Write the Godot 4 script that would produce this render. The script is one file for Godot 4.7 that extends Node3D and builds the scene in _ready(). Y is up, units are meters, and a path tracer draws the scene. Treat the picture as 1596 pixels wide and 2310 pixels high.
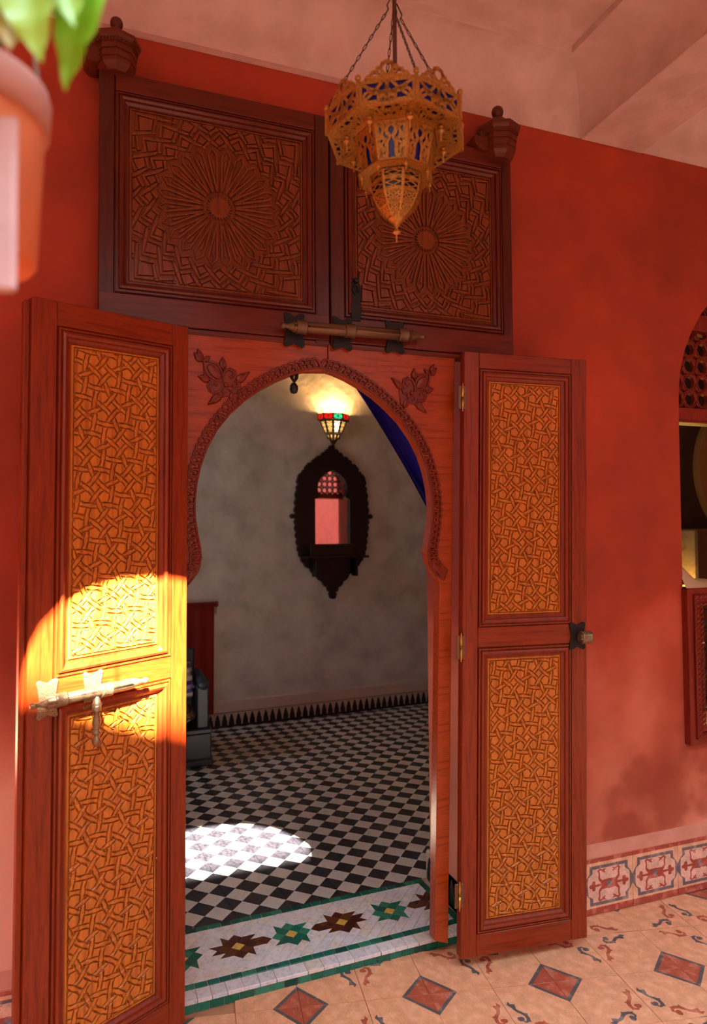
extends Node3D
# A carved double gate with an arch and two wicket doors in a courtyard gallery; the room behind it.

var X := Transform3D()
var M := {}
var taken := {}
var rng := RandomNumberGenerator.new()


const SCONCE := 0.3
const LAMP := 0.16
const LEAF := [Vector3(-0.0105, 1.692, 1.412), Vector3(-0.0293, 1.606, 1.4024), Vector3(-0.0543, 1.678, 1.417), Vector3(-0.0438, 1.6133, 1.4187), Vector3(-0.066, 1.665, 1.412), Vector3(-0.0645, 1.622, 1.412), Vector3(-0.08, 1.67, 1.40), Vector3(-0.10, 1.61, 1.40), Vector3(-0.03, 1.70, 1.41), Vector3(-0.022, 1.636, 1.43)]

func _ready() -> void:
	# camera
	var cam := Camera3D.new()
	cam.name = "camera"
	cam.position = Vector3(0, 1.2785, 1.933)
	cam.rotation = Vector3(0.0355, -0.3486, -0.0072)
	var lens := CameraAttributesPhysical.new()
	lens.frustum_focal_length = 16.0      # 24 mm of height: 73.74 degrees
	lens.frustum_focus_distance = 2.1
	lens.frustum_near = 0.05
	lens.frustum_far = 60.0
	lens.exposure_aperture = 1.9
	cam.attributes = lens
	cam.fov = 73.74
	cam.current = true
	add_child(cam)
	# sky, sun, exposure
	var world := WorldEnvironment.new()
	world.name = "world"
	var env := Environment.new()
	env.background_mode = Environment.BG_SKY
	var sky := Sky.new()
	var sm := ProceduralSkyMaterial.new()
	sm.sky_top_color = c8(166, 200, 228)
	sm.sky_horizon_color = c8(198, 218, 230)
	sm.ground_bottom_color = c8(150, 120, 100)
	sm.ground_horizon_color = c8(200, 190, 180)
	sm.sky_energy_multiplier = 1.0
	sm.sun_angle_max = 5.0
	sky.sky_material = sm
	env.sky = sky
	env.background_energy_multiplier = SKY
	env.tonemap_mode = Environment.TONE_MAPPER_LINEAR
	env.tonemap_exposure = EXPOSURE
	env.sdfgi_enabled = true
	env.ssao_enabled = true
	env.ssil_enabled = true
	world.environment = env
	add_child(world)
	var sun := DirectionalLight3D.new()
	sun.name = "sun"
	sun.light_color = c8(255, 244, 226)
	sun.light_energy = SUN
	sun.light_angular_distance = 0.53
	sun.shadow_enabled = true
	sun.look_at_from_position(Vector3.ZERO, Vector3(0.107, -0.94, -1.0), Vector3.UP)
	add_child(sun)

	rng.seed = 20240
	M.glaze_tex = noise_tex(256, 0.03, 4, 5, ramp([[0.0, c8(218, 218, 218)], [0.45, c8(246, 246, 246)], [1.0, c8(255, 255, 255)]]))
	make_materials()
	make_shell()
	make_floor_tiles()
	make_step()
	make_chequers()
	make_skirtings()
	make_gate()
	make_doors()
	bracket(Vector3(1.178, 2.474, 0.075), 0.88, "wooden wall bracket with a ball finial at the gate's top right corner")
	bracket(Vector3(0.020, 2.492, 0.075), 0.76, "wooden wall bracket with a ball finial at the gate's top left, partly behind leaves")
	make_lantern()
	make_window()
	make_curtain()
	make_mirror()
	make_sconce()
	make_hanging()
	make_bench()
	make_planter()

const SKY := 11.0
const SUN := 25.0
const EXPOSURE := 2.45
# ------------------------------------------------------------------ emitting shapes
func begin(smooth := false) -> SurfaceTool:
	var s := SurfaceTool.new()
	s.begin(Mesh.PRIMITIVE_TRIANGLES)
	s.set_smooth_group(0 if smooth else -1)
	return s

func tri(s: SurfaceTool, a: Vector3, b: Vector3, c: Vector3) -> void:   # a, b, c run counter-clockwise as seen from outside
	s.add_vertex(X * a)
	s.add_vertex(X * c)
	s.add_vertex(X * b)

func quad(s: SurfaceTool, a: Vector3, b: Vector3, c: Vector3, d: Vector3) -> void:
	tri(s, a, b, c)
	tri(s, a, c, d)

func uvtri(s: SurfaceTool, p: Array, u: Array) -> void:
	for k in [0, 2, 1]:
		s.set_uv(u[k])
		s.add_vertex(X * p[k])

func box(s: SurfaceTool, lo: Vector3, hi: Vector3, b := 0.002) -> void:
	var c := (lo + hi) / 2.0
	var h := (hi - lo) / 2.0
	b = minf(b, minf(h.x, minf(h.y, h.z)) * 0.9)
	var pt := func(sx: int, sy: int, sz: int, ax: int) -> Vector3:   # corner pulled in everywhere but along ax
		var v := Vector3(sx * h.x, sy * h.y, sz * h.z)
		for k in 3:
			if k != ax:
				v[k] -= b * signf(v[k])
		return c + v
	for ax in 3:
		var u := (ax + 1) % 3
		var w := (ax + 2) % 3
		for sg in [-1, 1]:
			var q := []
			for e in [[-1, -1], [1, -1], [1, 1], [-1, 1]]:
				var t := [0, 0, 0]
				t[ax] = sg
				t[u] = e[0]
				t[w] = e[1]
				q.append(pt.call(t[0], t[1], t[2], ax))
			if sg > 0:
				quad(s, q[0], q[1], q[2], q[3])
			else:
				quad(s, q[3], q[2], q[1], q[0])
		for su in [-1, 1]:      # edges along ax
			for sw in [-1, 1]:
				var t0 := [0, 0, 0]
				t0[ax] = -1
				t0[u] = su
				t0[w] = sw
				var t1 := t0.duplicate()
				t1[ax] = 1
				var a0: Vector3 = pt.call(t0[0], t0[1], t0[2], u)
				var a1: Vector3 = pt.call(t1[0], t1[1], t1[2], u)
				var b1: Vector3 = pt.call(t1[0], t1[1], t1[2], w)
				var b0: Vector3 = pt.call(t0[0], t0[1], t0[2], w)
				if su * sw > 0:
					quad(s, a0, b0, b1, a1)
				else:
					quad(s, a0, a1, b1, b0)
	for sx in [-1, 1]:
		for sy in [-1, 1]:
			for sz in [-1, 1]:
				var p: Vector3 = pt.call(sx, sy, sz, 0)
				var q: Vector3 = pt.call(sx, sy, sz, 1)
				var r: Vector3 = pt.call(sx, sy, sz, 2)
				if sx * sy * sz > 0:
					tri(s, p, q, r)
				else:
					tri(s, p, r, q)

func inset(poly: PackedVector2Array, d: float) -> PackedVector2Array:   # same count; poly counter-clockwise, d inwards
	var out := PackedVector2Array()
	var n := poly.size()
	for i in n:
		var a := (poly[i] - poly[(i + n - 1) % n]).normalized()
		var b := (poly[(i + 1) % n] - poly[i]).normalized()
		var na := Vector2(-a.y, a.x)
		var nb := Vector2(-b.y, b.x)
		var m := (na + nb)
		var l := maxf(m.length_squared(), 0.5)
		out.append(poly[i] + m * (2.0 * d / l))
	return out

func ccw(poly: PackedVector2Array) -> PackedVector2Array:
	if Geometry2D.is_polygon_clockwise(poly):
		poly.reverse()
	# Godot calls clockwise what runs so with y down; with y up the answer turns round
	var area := 0.0
	for i in poly.size():
		area += poly[i].cross(poly[(i + 1) % poly.size()])
	if area < 0:
		poly.reverse()
	return poly

func extrude(s: SurfaceTool, poly: PackedVector2Array, z0: float, z1: float, bevel := 0.0, back := true) -> void:
	poly = ccw(poly)
	var n := poly.size()
	if n < 3:
		return
	var top := inset(poly, bevel) if bevel > 0.0 else poly
	var idx := Geometry2D.triangulate_polygon(top)
	if idx.is_empty():
		top = poly
		idx = Geometry2D.triangulate_polygon(top)
	for k in range(0, idx.size(), 3):
		var a := top[idx[k]]
		var b := top[idx[k + 1]]
		var c := top[idx[k + 2]]
		if (b - a).cross(c - a) < 0:
			var t := b
			b = c
			c = t
		tri(s, Vector3(a.x, a.y, z1), Vector3(b.x, b.y, z1), Vector3(c.x, c.y, z1))
		if back:
			tri(s, Vector3(a.x, a.y, z0), Vector3(c.x, c.y, z0), Vector3(b.x, b.y, z0))
	for i in n:
		var j := (i + 1) % n
		var p := Vector3(poly[i].x, poly[i].y, z0)
		var q := Vector3(poly[j].x, poly[j].y, z0)
		var zb := z1 - bevel
		quad(s, p, q, Vector3(q.x, q.y, zb), Vector3(p.x, p.y, zb))
		if bevel > 0.0:
			quad(s, Vector3(p.x, p.y, zb), Vector3(q.x, q.y, zb), Vector3(top[j].x, top[j].y, z1), Vector3(top[i].x, top[i].y, z1))

func dome(s: SurfaceTool, poly: PackedVector2Array, z0: float, h: float, c := Vector2.INF) -> void:   # a carved leaf: rises from its outline to a ridge point
	poly = ccw(poly)
	var n := poly.size()
	if c == Vector2.INF:
		c = Vector2.ZERO
		for p in poly:
			c += p / n
	for i in n:
		var a := poly[i]
		var b := poly[(i + 1) % n]
		var a2 := a.lerp(c, 0.3)
		var b2 := b.lerp(c, 0.3)
		quad(s, Vector3(a.x, a.y, z0), Vector3(b.x, b.y, z0), Vector3(b2.x, b2.y, z0 + h * 0.8), Vector3(a2.x, a2.y, z0 + h * 0.8))
		tri(s, Vector3(a2.x, a2.y, z0 + h * 0.8), Vector3(b2.x, b2.y, z0 + h * 0.8), Vector3(c.x, c.y, z0 + h))

func frame_sweep(s: SurfaceTool, x0: float, y0: float, x1: float, y1: float, prof: Array) -> void:   # prof: [inset, z]
	for k in prof.size() - 1:
		var i0: float = prof[k][0]
		var z0: float = prof[k][1]
		var i1: float = prof[k + 1][0]
		var z1: float = prof[k + 1][1]
		var a := [Vector3(x0 + i0, y0 + i0, z0), Vector3(x1 - i0, y0 + i0, z0), Vector3(x1 - i0, y1 - i0, z0), Vector3(x0 + i0, y1 - i0, z0)]
		var b := [Vector3(x0 + i1, y0 + i1, z1), Vector3(x1 - i1, y0 + i1, z1), Vector3(x1 - i1, y1 - i1, z1), Vector3(x0 + i1, y1 - i1, z1)]
		for e in 4:
			quad(s, a[e], a[(e + 1) % 4], b[(e + 1) % 4], b[e])

func tube(s: SurfaceTool, path: Array, r, sides := 8, closed := false) -> void:   # r a number or one per point
	var n := path.size()
	var rings := []
	var ref := Vector3.ZERO
	for i in n:
		var a: Vector3 = path[(i + n - 1) % n] if closed or i > 0 else path[i]
		var b: Vector3 = path[(i + 1) % n] if closed or i < n - 1 else path[i]
		var d := (b - a).normalized()
		if i == 0:
			ref = d.cross(Vector3.UP if absf(d.y) < 0.9 else Vector3.RIGHT).normalized()
		ref = (ref - d * ref.dot(d)).normalized()
		var w := d.cross(ref)
		var rad: float = r[i] if r is Array else r
		var ring := []
		for k in sides:
			var t := TAU * k / sides
			ring.append(path[i] + (ref * cos(t) + w * sin(t)) * rad)
		rings.append(ring)
	for i in (n if closed else n - 1):
		var p: Array = rings[i]
		var q: Array = rings[(i + 1) % n]
		for k in sides:
			var j := (k + 1) % sides
			quad(s, p[k], p[j], q[j], q[k])
	if not closed:
		for k in range(1, sides - 1):
			tri(s, rings[0][0], rings[0][k + 1], rings[0][k])
			tri(s, rings[n - 1][0], rings[n - 1][k], rings[n - 1][k + 1])

func lathe(s: SurfaceTool, prof: Array, at: Vector3, sides := 16, axis := Vector3.UP, spin := 0.0) -> void:   # prof: [r, along axis]
	var u := axis.cross(Vector3.BACK if absf(axis.z) < 0.9 else Vector3.RIGHT).normalized()
	var w := axis.cross(u)
	for k in prof.size() - 1:
		for i in sides:
			var p := []
			for e in [[i, k], [i, k + 1], [i + 1, k + 1], [i + 1, k]]:
				var t: float = TAU * e[0] / sides + spin
				p.append(at + axis * prof[e[1]][1] + (u * cos(t) + w * sin(t)) * prof[e[1]][0])
			quad(s, p[0], p[3], p[2], p[1])

func ribbon(s: SurfaceTool, pts: PackedVector2Array, w: float, z0: float, z1: float, bevel := 0.0, closed := false) -> void:   # a flat bar along a 2D line
	var n := pts.size()
	var L := []
	var R := []
	for i in n:
		var a := pts[(i + n - 1) % n] if closed or i > 0 else pts[i]
		var b := pts[(i + 1) % n] if closed or i < n - 1 else pts[i]
		var d := (b - a).normalized()
		var nrm := Vector2(-d.y, d.x)
		L.append(pts[i] + nrm * w / 2)
		R.append(pts[i] - nrm * w / 2)
	var m := n if closed else n - 1
	for i in m:
		var j := (i + 1) % n
		var l0: Vector2 = L[i]
		var l1: Vector2 = L[j]
		var r0: Vector2 = R[i]
		var r1: Vector2 = R[j]
		var f := bevel / w
		var li0 := l0.lerp(r0, f)
		var li1 := l1.lerp(r1, f)
		var ri0 := r0.lerp(l0, f)
		var ri1 := r1.lerp(l1, f)
		var zb := z1 - bevel
		quad(s, v3(ri0, z1), v3(ri1, z1), v3(li1, z1), v3(li0, z1))
		quad(s, v3(r0, z0), v3(r1, z0), v3(r1, zb), v3(r0, zb))
		quad(s, v3(l1, z0), v3(l0, z0), v3(l0, zb), v3(l1, zb))
		if bevel > 0:
			quad(s, v3(r0, zb), v3(r1, zb), v3(ri1, z1), v3(ri0, z1))
			quad(s, v3(l1, zb), v3(l0, zb), v3(li0, z1), v3(li1, z1))
	if not closed:
		quad(s, v3(L[0], z0), v3(R[0], z0), v3(R[0], z1 - bevel), v3(L[0], z1 - bevel))
		quad(s, v3(R[n - 1], z0), v3(L[n - 1], z0), v3(L[n - 1], z1 - bevel), v3(R[n - 1], z1 - bevel))

func v3(p: Vector2, z: float) -> Vector3:
	return Vector3(p.x, p.y, z)

func arc(c: Vector2, r: float, a0: float, a1: float, n: int) -> PackedVector2Array:
	var out := PackedVector2Array()
	for i in n + 1:
		var t := deg_to_rad(lerpf(a0, a1, float(i) / n))
		out.append(c + Vector2(cos(t), sin(t)) * r)
	return out

# ------------------------------------------------------------------ naming
func numbered(called: String) -> String:
	if not taken.has(called):
		taken[called] = 0
		return called
	taken[called] += 1
	return "%s_%03d" % [called, taken[called]]

func mesh_of(s: SurfaceTool, mat: Material) -> ArrayMesh:
	s.generate_normals()
	s.set_material(mat)
	return s.commit()

func part(called: String, s: SurfaceTool, mat: Material, parent: Node3D, label := "") -> MeshInstance3D:
	return hang(called, mesh_of(s, mat), parent, label)

func hang(called: String, m: Mesh, parent: Node3D, label := "") -> MeshInstance3D:
	var o := MeshInstance3D.new()
	o.mesh = m
	var n := called
	var k := 0
	while parent.has_node(NodePath(n)):
		k = parent.get_meta("n_" + called, 0) + 1
		parent.set_meta("n_" + called, k)
		n = "%s_%03d" % [called, k]
	o.name = n
	parent.add_child(o, true)
	if label:
		o.set_meta("label", label)
	return o

func joint(called: String, parent: Node3D, at := Vector3.ZERO) -> Node3D:   # a part that is only a place for its sub-parts
	var o := Node3D.new()
	o.name = called
	o.position = at
	parent.add_child(o, true)
	return o

func thing(called: String, label: String, category: String, at := Vector3.ZERO, basis := Basis(), group := "") -> Node3D:
	var o := Node3D.new()
	o.name = numbered(called)
	o.transform = Transform3D(basis, at)
	tag(o, label, category, group)
	add_child(o, true)
	X = Transform3D(Basis(), -at) if basis == Basis() else Transform3D()
	return o

func tag(o: Node3D, label: String, category: String, group := "", kind := "") -> void:
	o.set_meta("label", label)
	if category:
		o.set_meta("category", category)
	if group:
		o.set_meta("group", group)
	if kind:
		o.set_meta("kind", kind)

func struct(called: String, s: SurfaceTool, mat: Material, label: String) -> MeshInstance3D:
	var o := MeshInstance3D.new()
	o.mesh = mesh_of(s, mat)
	o.name = numbered(called)
	tag(o, label, "", "", "structure")
	add_child(o, true)
	return o

func stuff(o: Node3D) -> void:
	o.set_meta("kind", "stuff")

# ------------------------------------------------------------------ materials
func ramp(stops: Array) -> Gradient:
	var g := Gradient.new()
	var o := PackedFloat32Array()
	var c := PackedColorArray()
	for st in stops:
		o.append(st[0])
		c.append(st[1])
	g.offsets = o
	g.colors = c
	return g

func noise_tex(size: int, freq: float, octaves: int, sd: int, g: Gradient = null, normal := 0.0) -> NoiseTexture2D:
	var n := FastNoiseLite.new()
	n.noise_type = FastNoiseLite.TYPE_SIMPLEX
	n.frequency = freq
	n.fractal_octaves = octaves
	n.seed = sd
	var t := NoiseTexture2D.new()
	t.width = size
	t.height = size
	t.seamless = true
	t.noise = n
	if g:
		t.color_ramp = g
	if normal > 0.0:
		t.as_normal_map = true
		t.bump_strength = normal
	return t

func mat(color: Color, rough: float, metal := 0.0) -> StandardMaterial3D:
	var m := StandardMaterial3D.new()
	m.albedo_color = color
	m.roughness = rough
	m.metallic = metal
	return m

func wood(tint: Color, tex: Texture2D, nrm: Texture2D, across: bool, rough := 0.36) -> StandardMaterial3D:
	var m := mat(tint, rough)
	m.albedo_texture = tex
	m.uv1_triplanar = true
	m.uv1_scale = Vector3(0.6, 9.0, 9.0) if across else Vector3(9.0, 0.6, 9.0)
	m.normal_enabled = true
	m.normal_texture = nrm
	m.normal_scale = 0.12
	m.clearcoat_enabled = true
	m.clearcoat = 0.2
	m.metallic_specular = 0.38
	m.clearcoat_roughness = 0.22
	return m

func rough_stone(color: Color, g: Gradient, scale: float, sd: int, rough := 0.85) -> StandardMaterial3D:
	var m := mat(color, rough)
	m.albedo_texture = noise_tex(512, 0.012, 5, sd, g if g else ramp([[0.0, c8(235, 232, 230)], [1.0, Color.WHITE]]))
	m.uv1_triplanar = true
	m.uv1_world_triplanar = true
	m.uv1_scale = Vector3.ONE * scale
	m.normal_enabled = true
	m.normal_texture = noise_tex(512, 0.03, 4, sd + 1, null, 3.0)
	m.normal_scale = 0.25
	return m

func c8(r: int, g: int, b: int) -> Color:
	return Color8(r, g, b)

func make_materials() -> void:
	var grain := ramp([[0.0, c8(190, 160, 140)], [0.3, c8(222, 198, 178)], [0.45, c8(248, 236, 222)], [0.55, c8(226, 205, 186)], [0.68, c8(255, 244, 232)], [1.0, c8(230, 212, 196)]])
	var wt := noise_tex(512, 0.011, 5, 11, grain)
	var wn := noise_tex(512, 0.03, 4, 12, null, 2.0)
	var red := c8(140, 52, 14)
	var amber := c8(204, 126, 46)
	M.stile = wood(red, wt, wn, false)
	M.rail = wood(red, wt, wn, true)
	M.panel = wood(amber, wt, wn, false, 0.33)
	M.mould = wood(c8(138, 52, 18), wt, wn, false, 0.3)
	M.carving = wood(c8(124, 42, 16), wt, wn, false, 0.32)
	M.gate_stile = wood(c8(84, 30, 15), wt, wn, false)  # the four gate tints carry the shade of the upper gate in their colour
	M.gate_rail = wood(c8(104, 36, 17), wt, wn, true)
	M.gate_panel = wood(c8(128, 64, 24), wt, wn, false, 0.33)
	M.gate_mould = wood(c8(100, 34, 16), wt, wn, false, 0.3)
	M.board = wood(c8(168, 70, 22), wt, wn, true, 0.34)
	M.dark_wood = wood(c8(104, 44, 22), wt, wn, true, 0.4)
	M.black_wood = wood(c8(20, 14, 12), wt, wn, false, 0.5)
	M.red_wood = wood(c8(138, 46, 28), wt, wn, false, 0.42)
	var plaster := ramp([[0.0, c8(232, 224, 218)], [0.4, c8(246, 242, 238)], [0.6, c8(255, 253, 251)], [1.0, c8(242, 234, 228)]])
	M.ceiling = rough_stone(c8(220, 194, 190), plaster, 0.6, 31)
	M.inner_wall = rough_stone(c8(212, 210, 202), ramp([[0.0, c8(205, 198, 190)], [0.45, c8(236, 230, 224)], [1.0, c8(255, 252, 248)]]), 0.5, 41)
	M.red_wall = rough_stone(c8(150, 54, 32), plaster, 0.6, 51)
	M.ledge = rough_stone(c8(214, 150, 128), plaster, 0.9, 61)
	M.brass = mat(c8(198, 148, 74), 0.42, 0.6)
	M.brass.albedo_texture = noise_tex(256, 0.03, 4, 71, ramp([[0.0, c8(180, 164, 140)], [0.5, c8(232, 222, 200)], [1.0, c8(255, 250, 235)]]))
	M.brass.uv1_triplanar = true
	M.brass.uv1_scale = Vector3.ONE * 16.0
	M.old_brass = mat(c8(168, 150, 122), 0.4, 0.75)
	M.old_brass.albedo_texture = noise_tex(256, 0.05, 4, 73, ramp([[0.0, c8(140, 130, 122)], [0.40, c8(190, 182, 172)], [0.55, c8(245, 240, 232)], [1.0, c8(255, 252, 246)]]))
	M.old_brass.uv1_triplanar = true
	M.old_brass.uv1_scale = Vector3.ONE * 20.0
	M.shaded_brass = mat(c8(112, 86, 64), 0.4, 0.6)  # brass tint darkened for the shade over the gate bolt; hinges share it
	M.hinge_brass = mat(c8(214, 158, 72), 0.3, 1.0)
	M.iron = mat(c8(42, 38, 38), 0.5, 0.6)
	M.chain = mat(c8(66, 50, 42), 0.45, 0.8)
	M.rod = mat(c8(96, 58, 36), 0.5, 0.5)
	M.blue_glass = mat(c8(24, 26, 110), 0.08)
	M.dark_glass = mat(c8(22, 16, 22), 0.1)
	M.grout = mat(c8(186, 150, 136), 0.9)
	M.slab = rough_stone(c8(200, 140, 100), plaster, 0.8, 81)
	M.dark_slab = mat(c8(96, 84, 78), 0.6)
	M.cords = mat(c8(120, 96, 70), 0.9)

func glazed(color: Color, rough := 0.16) -> StandardMaterial3D:
	var m := mat(color, rough)
	m.albedo_texture = M.get("glaze_tex")
	m.uv1_triplanar = true
	m.uv1_world_triplanar = true
	m.uv1_scale = Vector3.ONE * 5.0
	return m

# ------------------------------------------------------------------ carved strapwork
func hankin(polys: Array, theta: float) -> Dictionary:   # contact pattern: straps [A, V, B, line that B dives under], faces
	var straps := []
	var key := {}
	var pos := []
	var next_to := {}
	var node := func(p: Vector2) -> int:
		var k := Vector2i(roundi(p.x * 20000.0), roundi(p.y * 20000.0))
		for dx in [0, -1, 1]:
			for dy in [0, -1, 1]:
				if key.has(k + Vector2i(dx, dy)):
					return key[k + Vector2i(dx, dy)]
		key[k] = pos.size()
		pos.append(p)
		next_to[key[k]] = []
		return key[k]
	var ct := cos(deg_to_rad(theta))
	var sn := sin(deg_to_rad(theta))
	for poly: PackedVector2Array in polys:
		var n := poly.size()
		var mid := []
		var plus := []
		var minus := []
		for i in n:
			var a := poly[i]
			var b := poly[(i + 1) % n]
			var e := (b - a).normalized()
			var nn := Vector2(-e.y, e.x)
			mid.append((a + b) / 2)
			plus.append(e * ct + nn * sn)
			minus.append(-e * ct + nn * sn)
		var found := []
		for i in n:
			for j in n:
				if i == j:
					continue
				var d: Vector2 = mid[j] - mid[i]
				var p: Vector2 = plus[i]
				var q: Vector2 = minus[j]
				var den := p.cross(q)
				if absf(den) < 1e-5:
					continue
				var t := d.cross(q) / den
				var u := d.cross(p) / den
				if t > 1e-4 and u > 1e-4:
					found.append([t + u, i, j, mid[i] + p * t])
		found.sort_custom(func(x, y): return x[0] < y[0])
		var used_p := {}
		var used_m := {}
		for f in found:
			if used_p.has(f[1]) or used_m.has(f[2]):
				continue
			used_p[f[1]] = true
			used_m[f[2]] = true
			straps.append([mid[f[1]], f[3], mid[f[2]], plus[f[2]]])
			var A: int = node.call(mid[f[1]])
			var V: int = node.call(f[3])
			var B: int = node.call(mid[f[2]])
			for e in [[A, V], [V, B]]:
				if not e[1] in next_to[e[0]]:
					next_to[e[0]].append(e[1])
					next_to[e[1]].append(e[0])
	for v in next_to:
		next_to[v].sort_custom(func(a, b): return (pos[a] - pos[v]).angle() < (pos[b] - pos[v]).angle())
	var seen := {}
	var faces := []
	for v in next_to:
		for w in next_to[v]:
			if seen.has(Vector2i(v, w)):
				continue
			var ring := PackedVector2Array()
			var a: int = v
			var b: int = w
			while not seen.has(Vector2i(a, b)):
				seen[Vector2i(a, b)] = true
				ring.append(pos[a])
				var list: Array = next_to[b]
				var c: int = list[(list.find(a) + list.size() - 1) % list.size()]
				a = b
				b = c
			faces.append(ring)
	return {"straps": straps, "faces": faces}

func area_of(p: PackedVector2Array) -> float:
	var a := 0.0
	for i in p.size():
		a += p[i].cross(p[(i + 1) % p.size()])
	return a / 2

func carve(s: SurfaceTool, pat: Dictionary, clip: PackedVector2Array, at: Vector3, w: float, g: float, up: float, hollow: Array) -> void:
	var keep := X
	X = X * Transform3D(Basis(), at)
	var bounds := Rect2(clip[0], Vector2.ZERO)
	for p in clip:
		bounds = bounds.expand(p)
	for f: PackedVector2Array in pat.faces:
		var ar := area_of(f)
		if ar <= 0.00004 or ar > 0.02:
			continue
		var c := Vector2.ZERO
		for p in f:
			c += p / f.size()
		if not bounds.grow(0.03).has_point(c):
			continue
		var sunk: bool = ar > hollow[0] and ar < hollow[1]
		for q in Geometry2D.offset_polygon(f, -(w / 2 + g)):
			if area_of(q) < 0.0 and Geometry2D.is_polygon_clockwise(q) == false:
				pass
			for r in Geometry2D.intersect_polygons(q, clip):
				if absf(area_of(r)) > 0.000006:
					if sunk:
						extrude(s, r, -0.006, -0.0015, 0.0012, false)
					else:
						extrude(s, r, -0.006, up - 0.0006, 0.0008, false)
	for t in pat.straps:
		var A: Vector2 = t[0]
		var V: Vector2 = t[1]
		var B: Vector2 = t[2]
		if not (bounds.grow(0.02).has_point(A) or bounds.grow(0.02).has_point(B)):
			continue
		var d1 := (V - A).normalized()
		var d2 := (B - V).normalized()
		var n1 := Vector2(-d1.y, d1.x)
		var n2 := Vector2(-d2.y, d2.x)
		var mm := n1 + n2
		mm = mm * (2.0 / maxf(mm.length_squared(), 0.6))
		var u: Vector2 = t[3]
		var den := u.cross(d2)
		var ends := []
		for sd in [w / 2, -w / 2]:
			var need := signf(u.cross(-d2)) * (w / 2 + g)
			var tt: float = (need - u.cross(n2) * sd) / -den if absf(den) > 0.1 else 0.0
			ends.append(B - d2 * tt + n2 * sd)
		var poly := PackedVector2Array([A - n1 * w / 2, V - mm * w / 4, ends[1], ends[0], V + mm * w / 4, A + n1 * w / 2])
		for r in Geometry2D.intersect_polygons(ccw(poly), clip):
			if absf(area_of(r)) > 0.000006:
				extrude(s, r, -0.006, up, 0.0012, false)
	X = keep

func snub(w: float, h: float, a: float, tilt: float) -> Array:   # squares and triangles, two squares and four triangles a cell
	var out := []
	var l := a * sqrt(2.0 + sqrt(3.0))
	var rc := a / sqrt(2.0)
	var n := int(maxf(w, h) / l) + 3
	for i in range(-n, n + 1):
		for j in range(-n, n + 1):
			var c := Vector2(i, j) * l
			var d := c + Vector2(l / 2, l / 2)
			var p := PackedVector2Array()
			var q := PackedVector2Array()
			for k in 4:
				p.append(c + Vector2.from_angle(deg_to_rad(60.0 + 90.0 * k)) * rc)
				q.append(d + Vector2.from_angle(deg_to_rad(30.0 + 90.0 * k)) * rc)
			out.append(p)
			out.append(q)
			for k in 4:
				var mid := (p[k] + p[(k + 1) % 4]) / 2
				var apex := mid + (mid - c).normalized() * a * sqrt(3.0) / 2
				out.append(PackedVector2Array([p[(k + 1) % 4], p[k], apex]))
	for k in out.size():
		for m in out[k].size():
			out[k][m] = out[k][m].rotated(deg_to_rad(tilt))
	return out

func rect(x0: float, y0: float, x1: float, y1: float) -> PackedVector2Array:
	return PackedVector2Array([Vector2(x0, y0), Vector2(x1, y0), Vector2(x1, y1), Vector2(x0, y1)])

const MOULD := [[0.0, 0.0], [0.0, -0.004], [0.002, -0.004], [0.003, 0.001], [0.007, 0.001], [0.008, -0.003], [0.010, -0.003], [0.012, 0.004], [0.017, 0.006], [0.022, 0.003], [0.024, -0.004], [0.030, -0.008], [0.034, -0.008]]

func panel(parent: Node3D, x0: float, y0: float, x1: float, y1: float, z: float, pat: Dictionary, margin: float, w: float, hollow: Array, pm: Material, mm: Material) -> void:   # moulding, board, carving
	var m := begin()
	var prof := []
	for p in MOULD:
		prof.append([p[0], p[1] + z])
	frame_sweep(m, x0, y0, x1, y1, prof)
	part("moulding", m, mm, parent)
	var b := begin()
	var i := 0.031
	box(b, Vector3(x0 + i, y0 + i, z - 0.026), Vector3(x1 - i, y1 - i, z - 0.0125), 0.001)
	frame_sweep(b, x0 + i, y0 + i, x1 - i, y1 - i, [[0.0005, z - 0.0135], [0.004, z - 0.0095], [0.006, z - 0.0075], [margin - 0.003, z - 0.0075], [margin - 0.003, z - 0.0135]])
	var pn := part("panel", b, pm, parent)
	var k := begin()
	var cx := (x0 + x1) / 2
	var cy := (y0 + y1) / 2
	var hx := (x1 - x0) / 2 - i - margin
	var hy := (y1 - y0) / 2 - i - margin
	carve(k, pat, rect(-hx, -hy, hx, hy), Vector3(cx, cy, z - 0.0085), w, 0.0016, 0.0035, hollow)
	part("strapwork", k, pm, pn)

# ------------------------------------------------------------------ the sliding bolts
func claw_plate(s: SurfaceTool, c: Vector2, z: float, w: float, h: float) -> void:   # four-lobed fixing plate
	var p := PackedVector2Array()
	for q in [[1, 1], [-1, 1], [-1, -1], [1, -1]]:
		var lobe := Vector2(c.x + q[0] * w * 0.42, c.y + q[1] * h * 0.44)
		var a0 := rad_to_deg(Vector2(q[0], q[1]).angle())
		for k in 6:
			p.append(lobe + Vector2.from_angle(deg_to_rad(a0 - 80 + 32 * k)) * w * 0.155)
		var nxt := Vector2(c.x, c.y + q[1] * h * 0.42) if q[0] * q[1] > 0 else Vector2(c.x + q[0] * w * 0.42, c.y)
		p.append(nxt)
	extrude(s, p, z, z + 0.004, 0.001)

func screws(s: SurfaceTool, c: Vector2, z: float, w: float, h: float) -> void:
	for q in [[1, 1], [-1, 1], [-1, -1], [1, -1]]:
		lathe(s, [[0.0028, 0.0], [0.0026, 0.0012], [0.0, 0.0016]], Vector3(c.x + q[0] * w * 0.42, c.y + q[1] * h * 0.44, z + 0.004), 8, Vector3.BACK)

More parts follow.
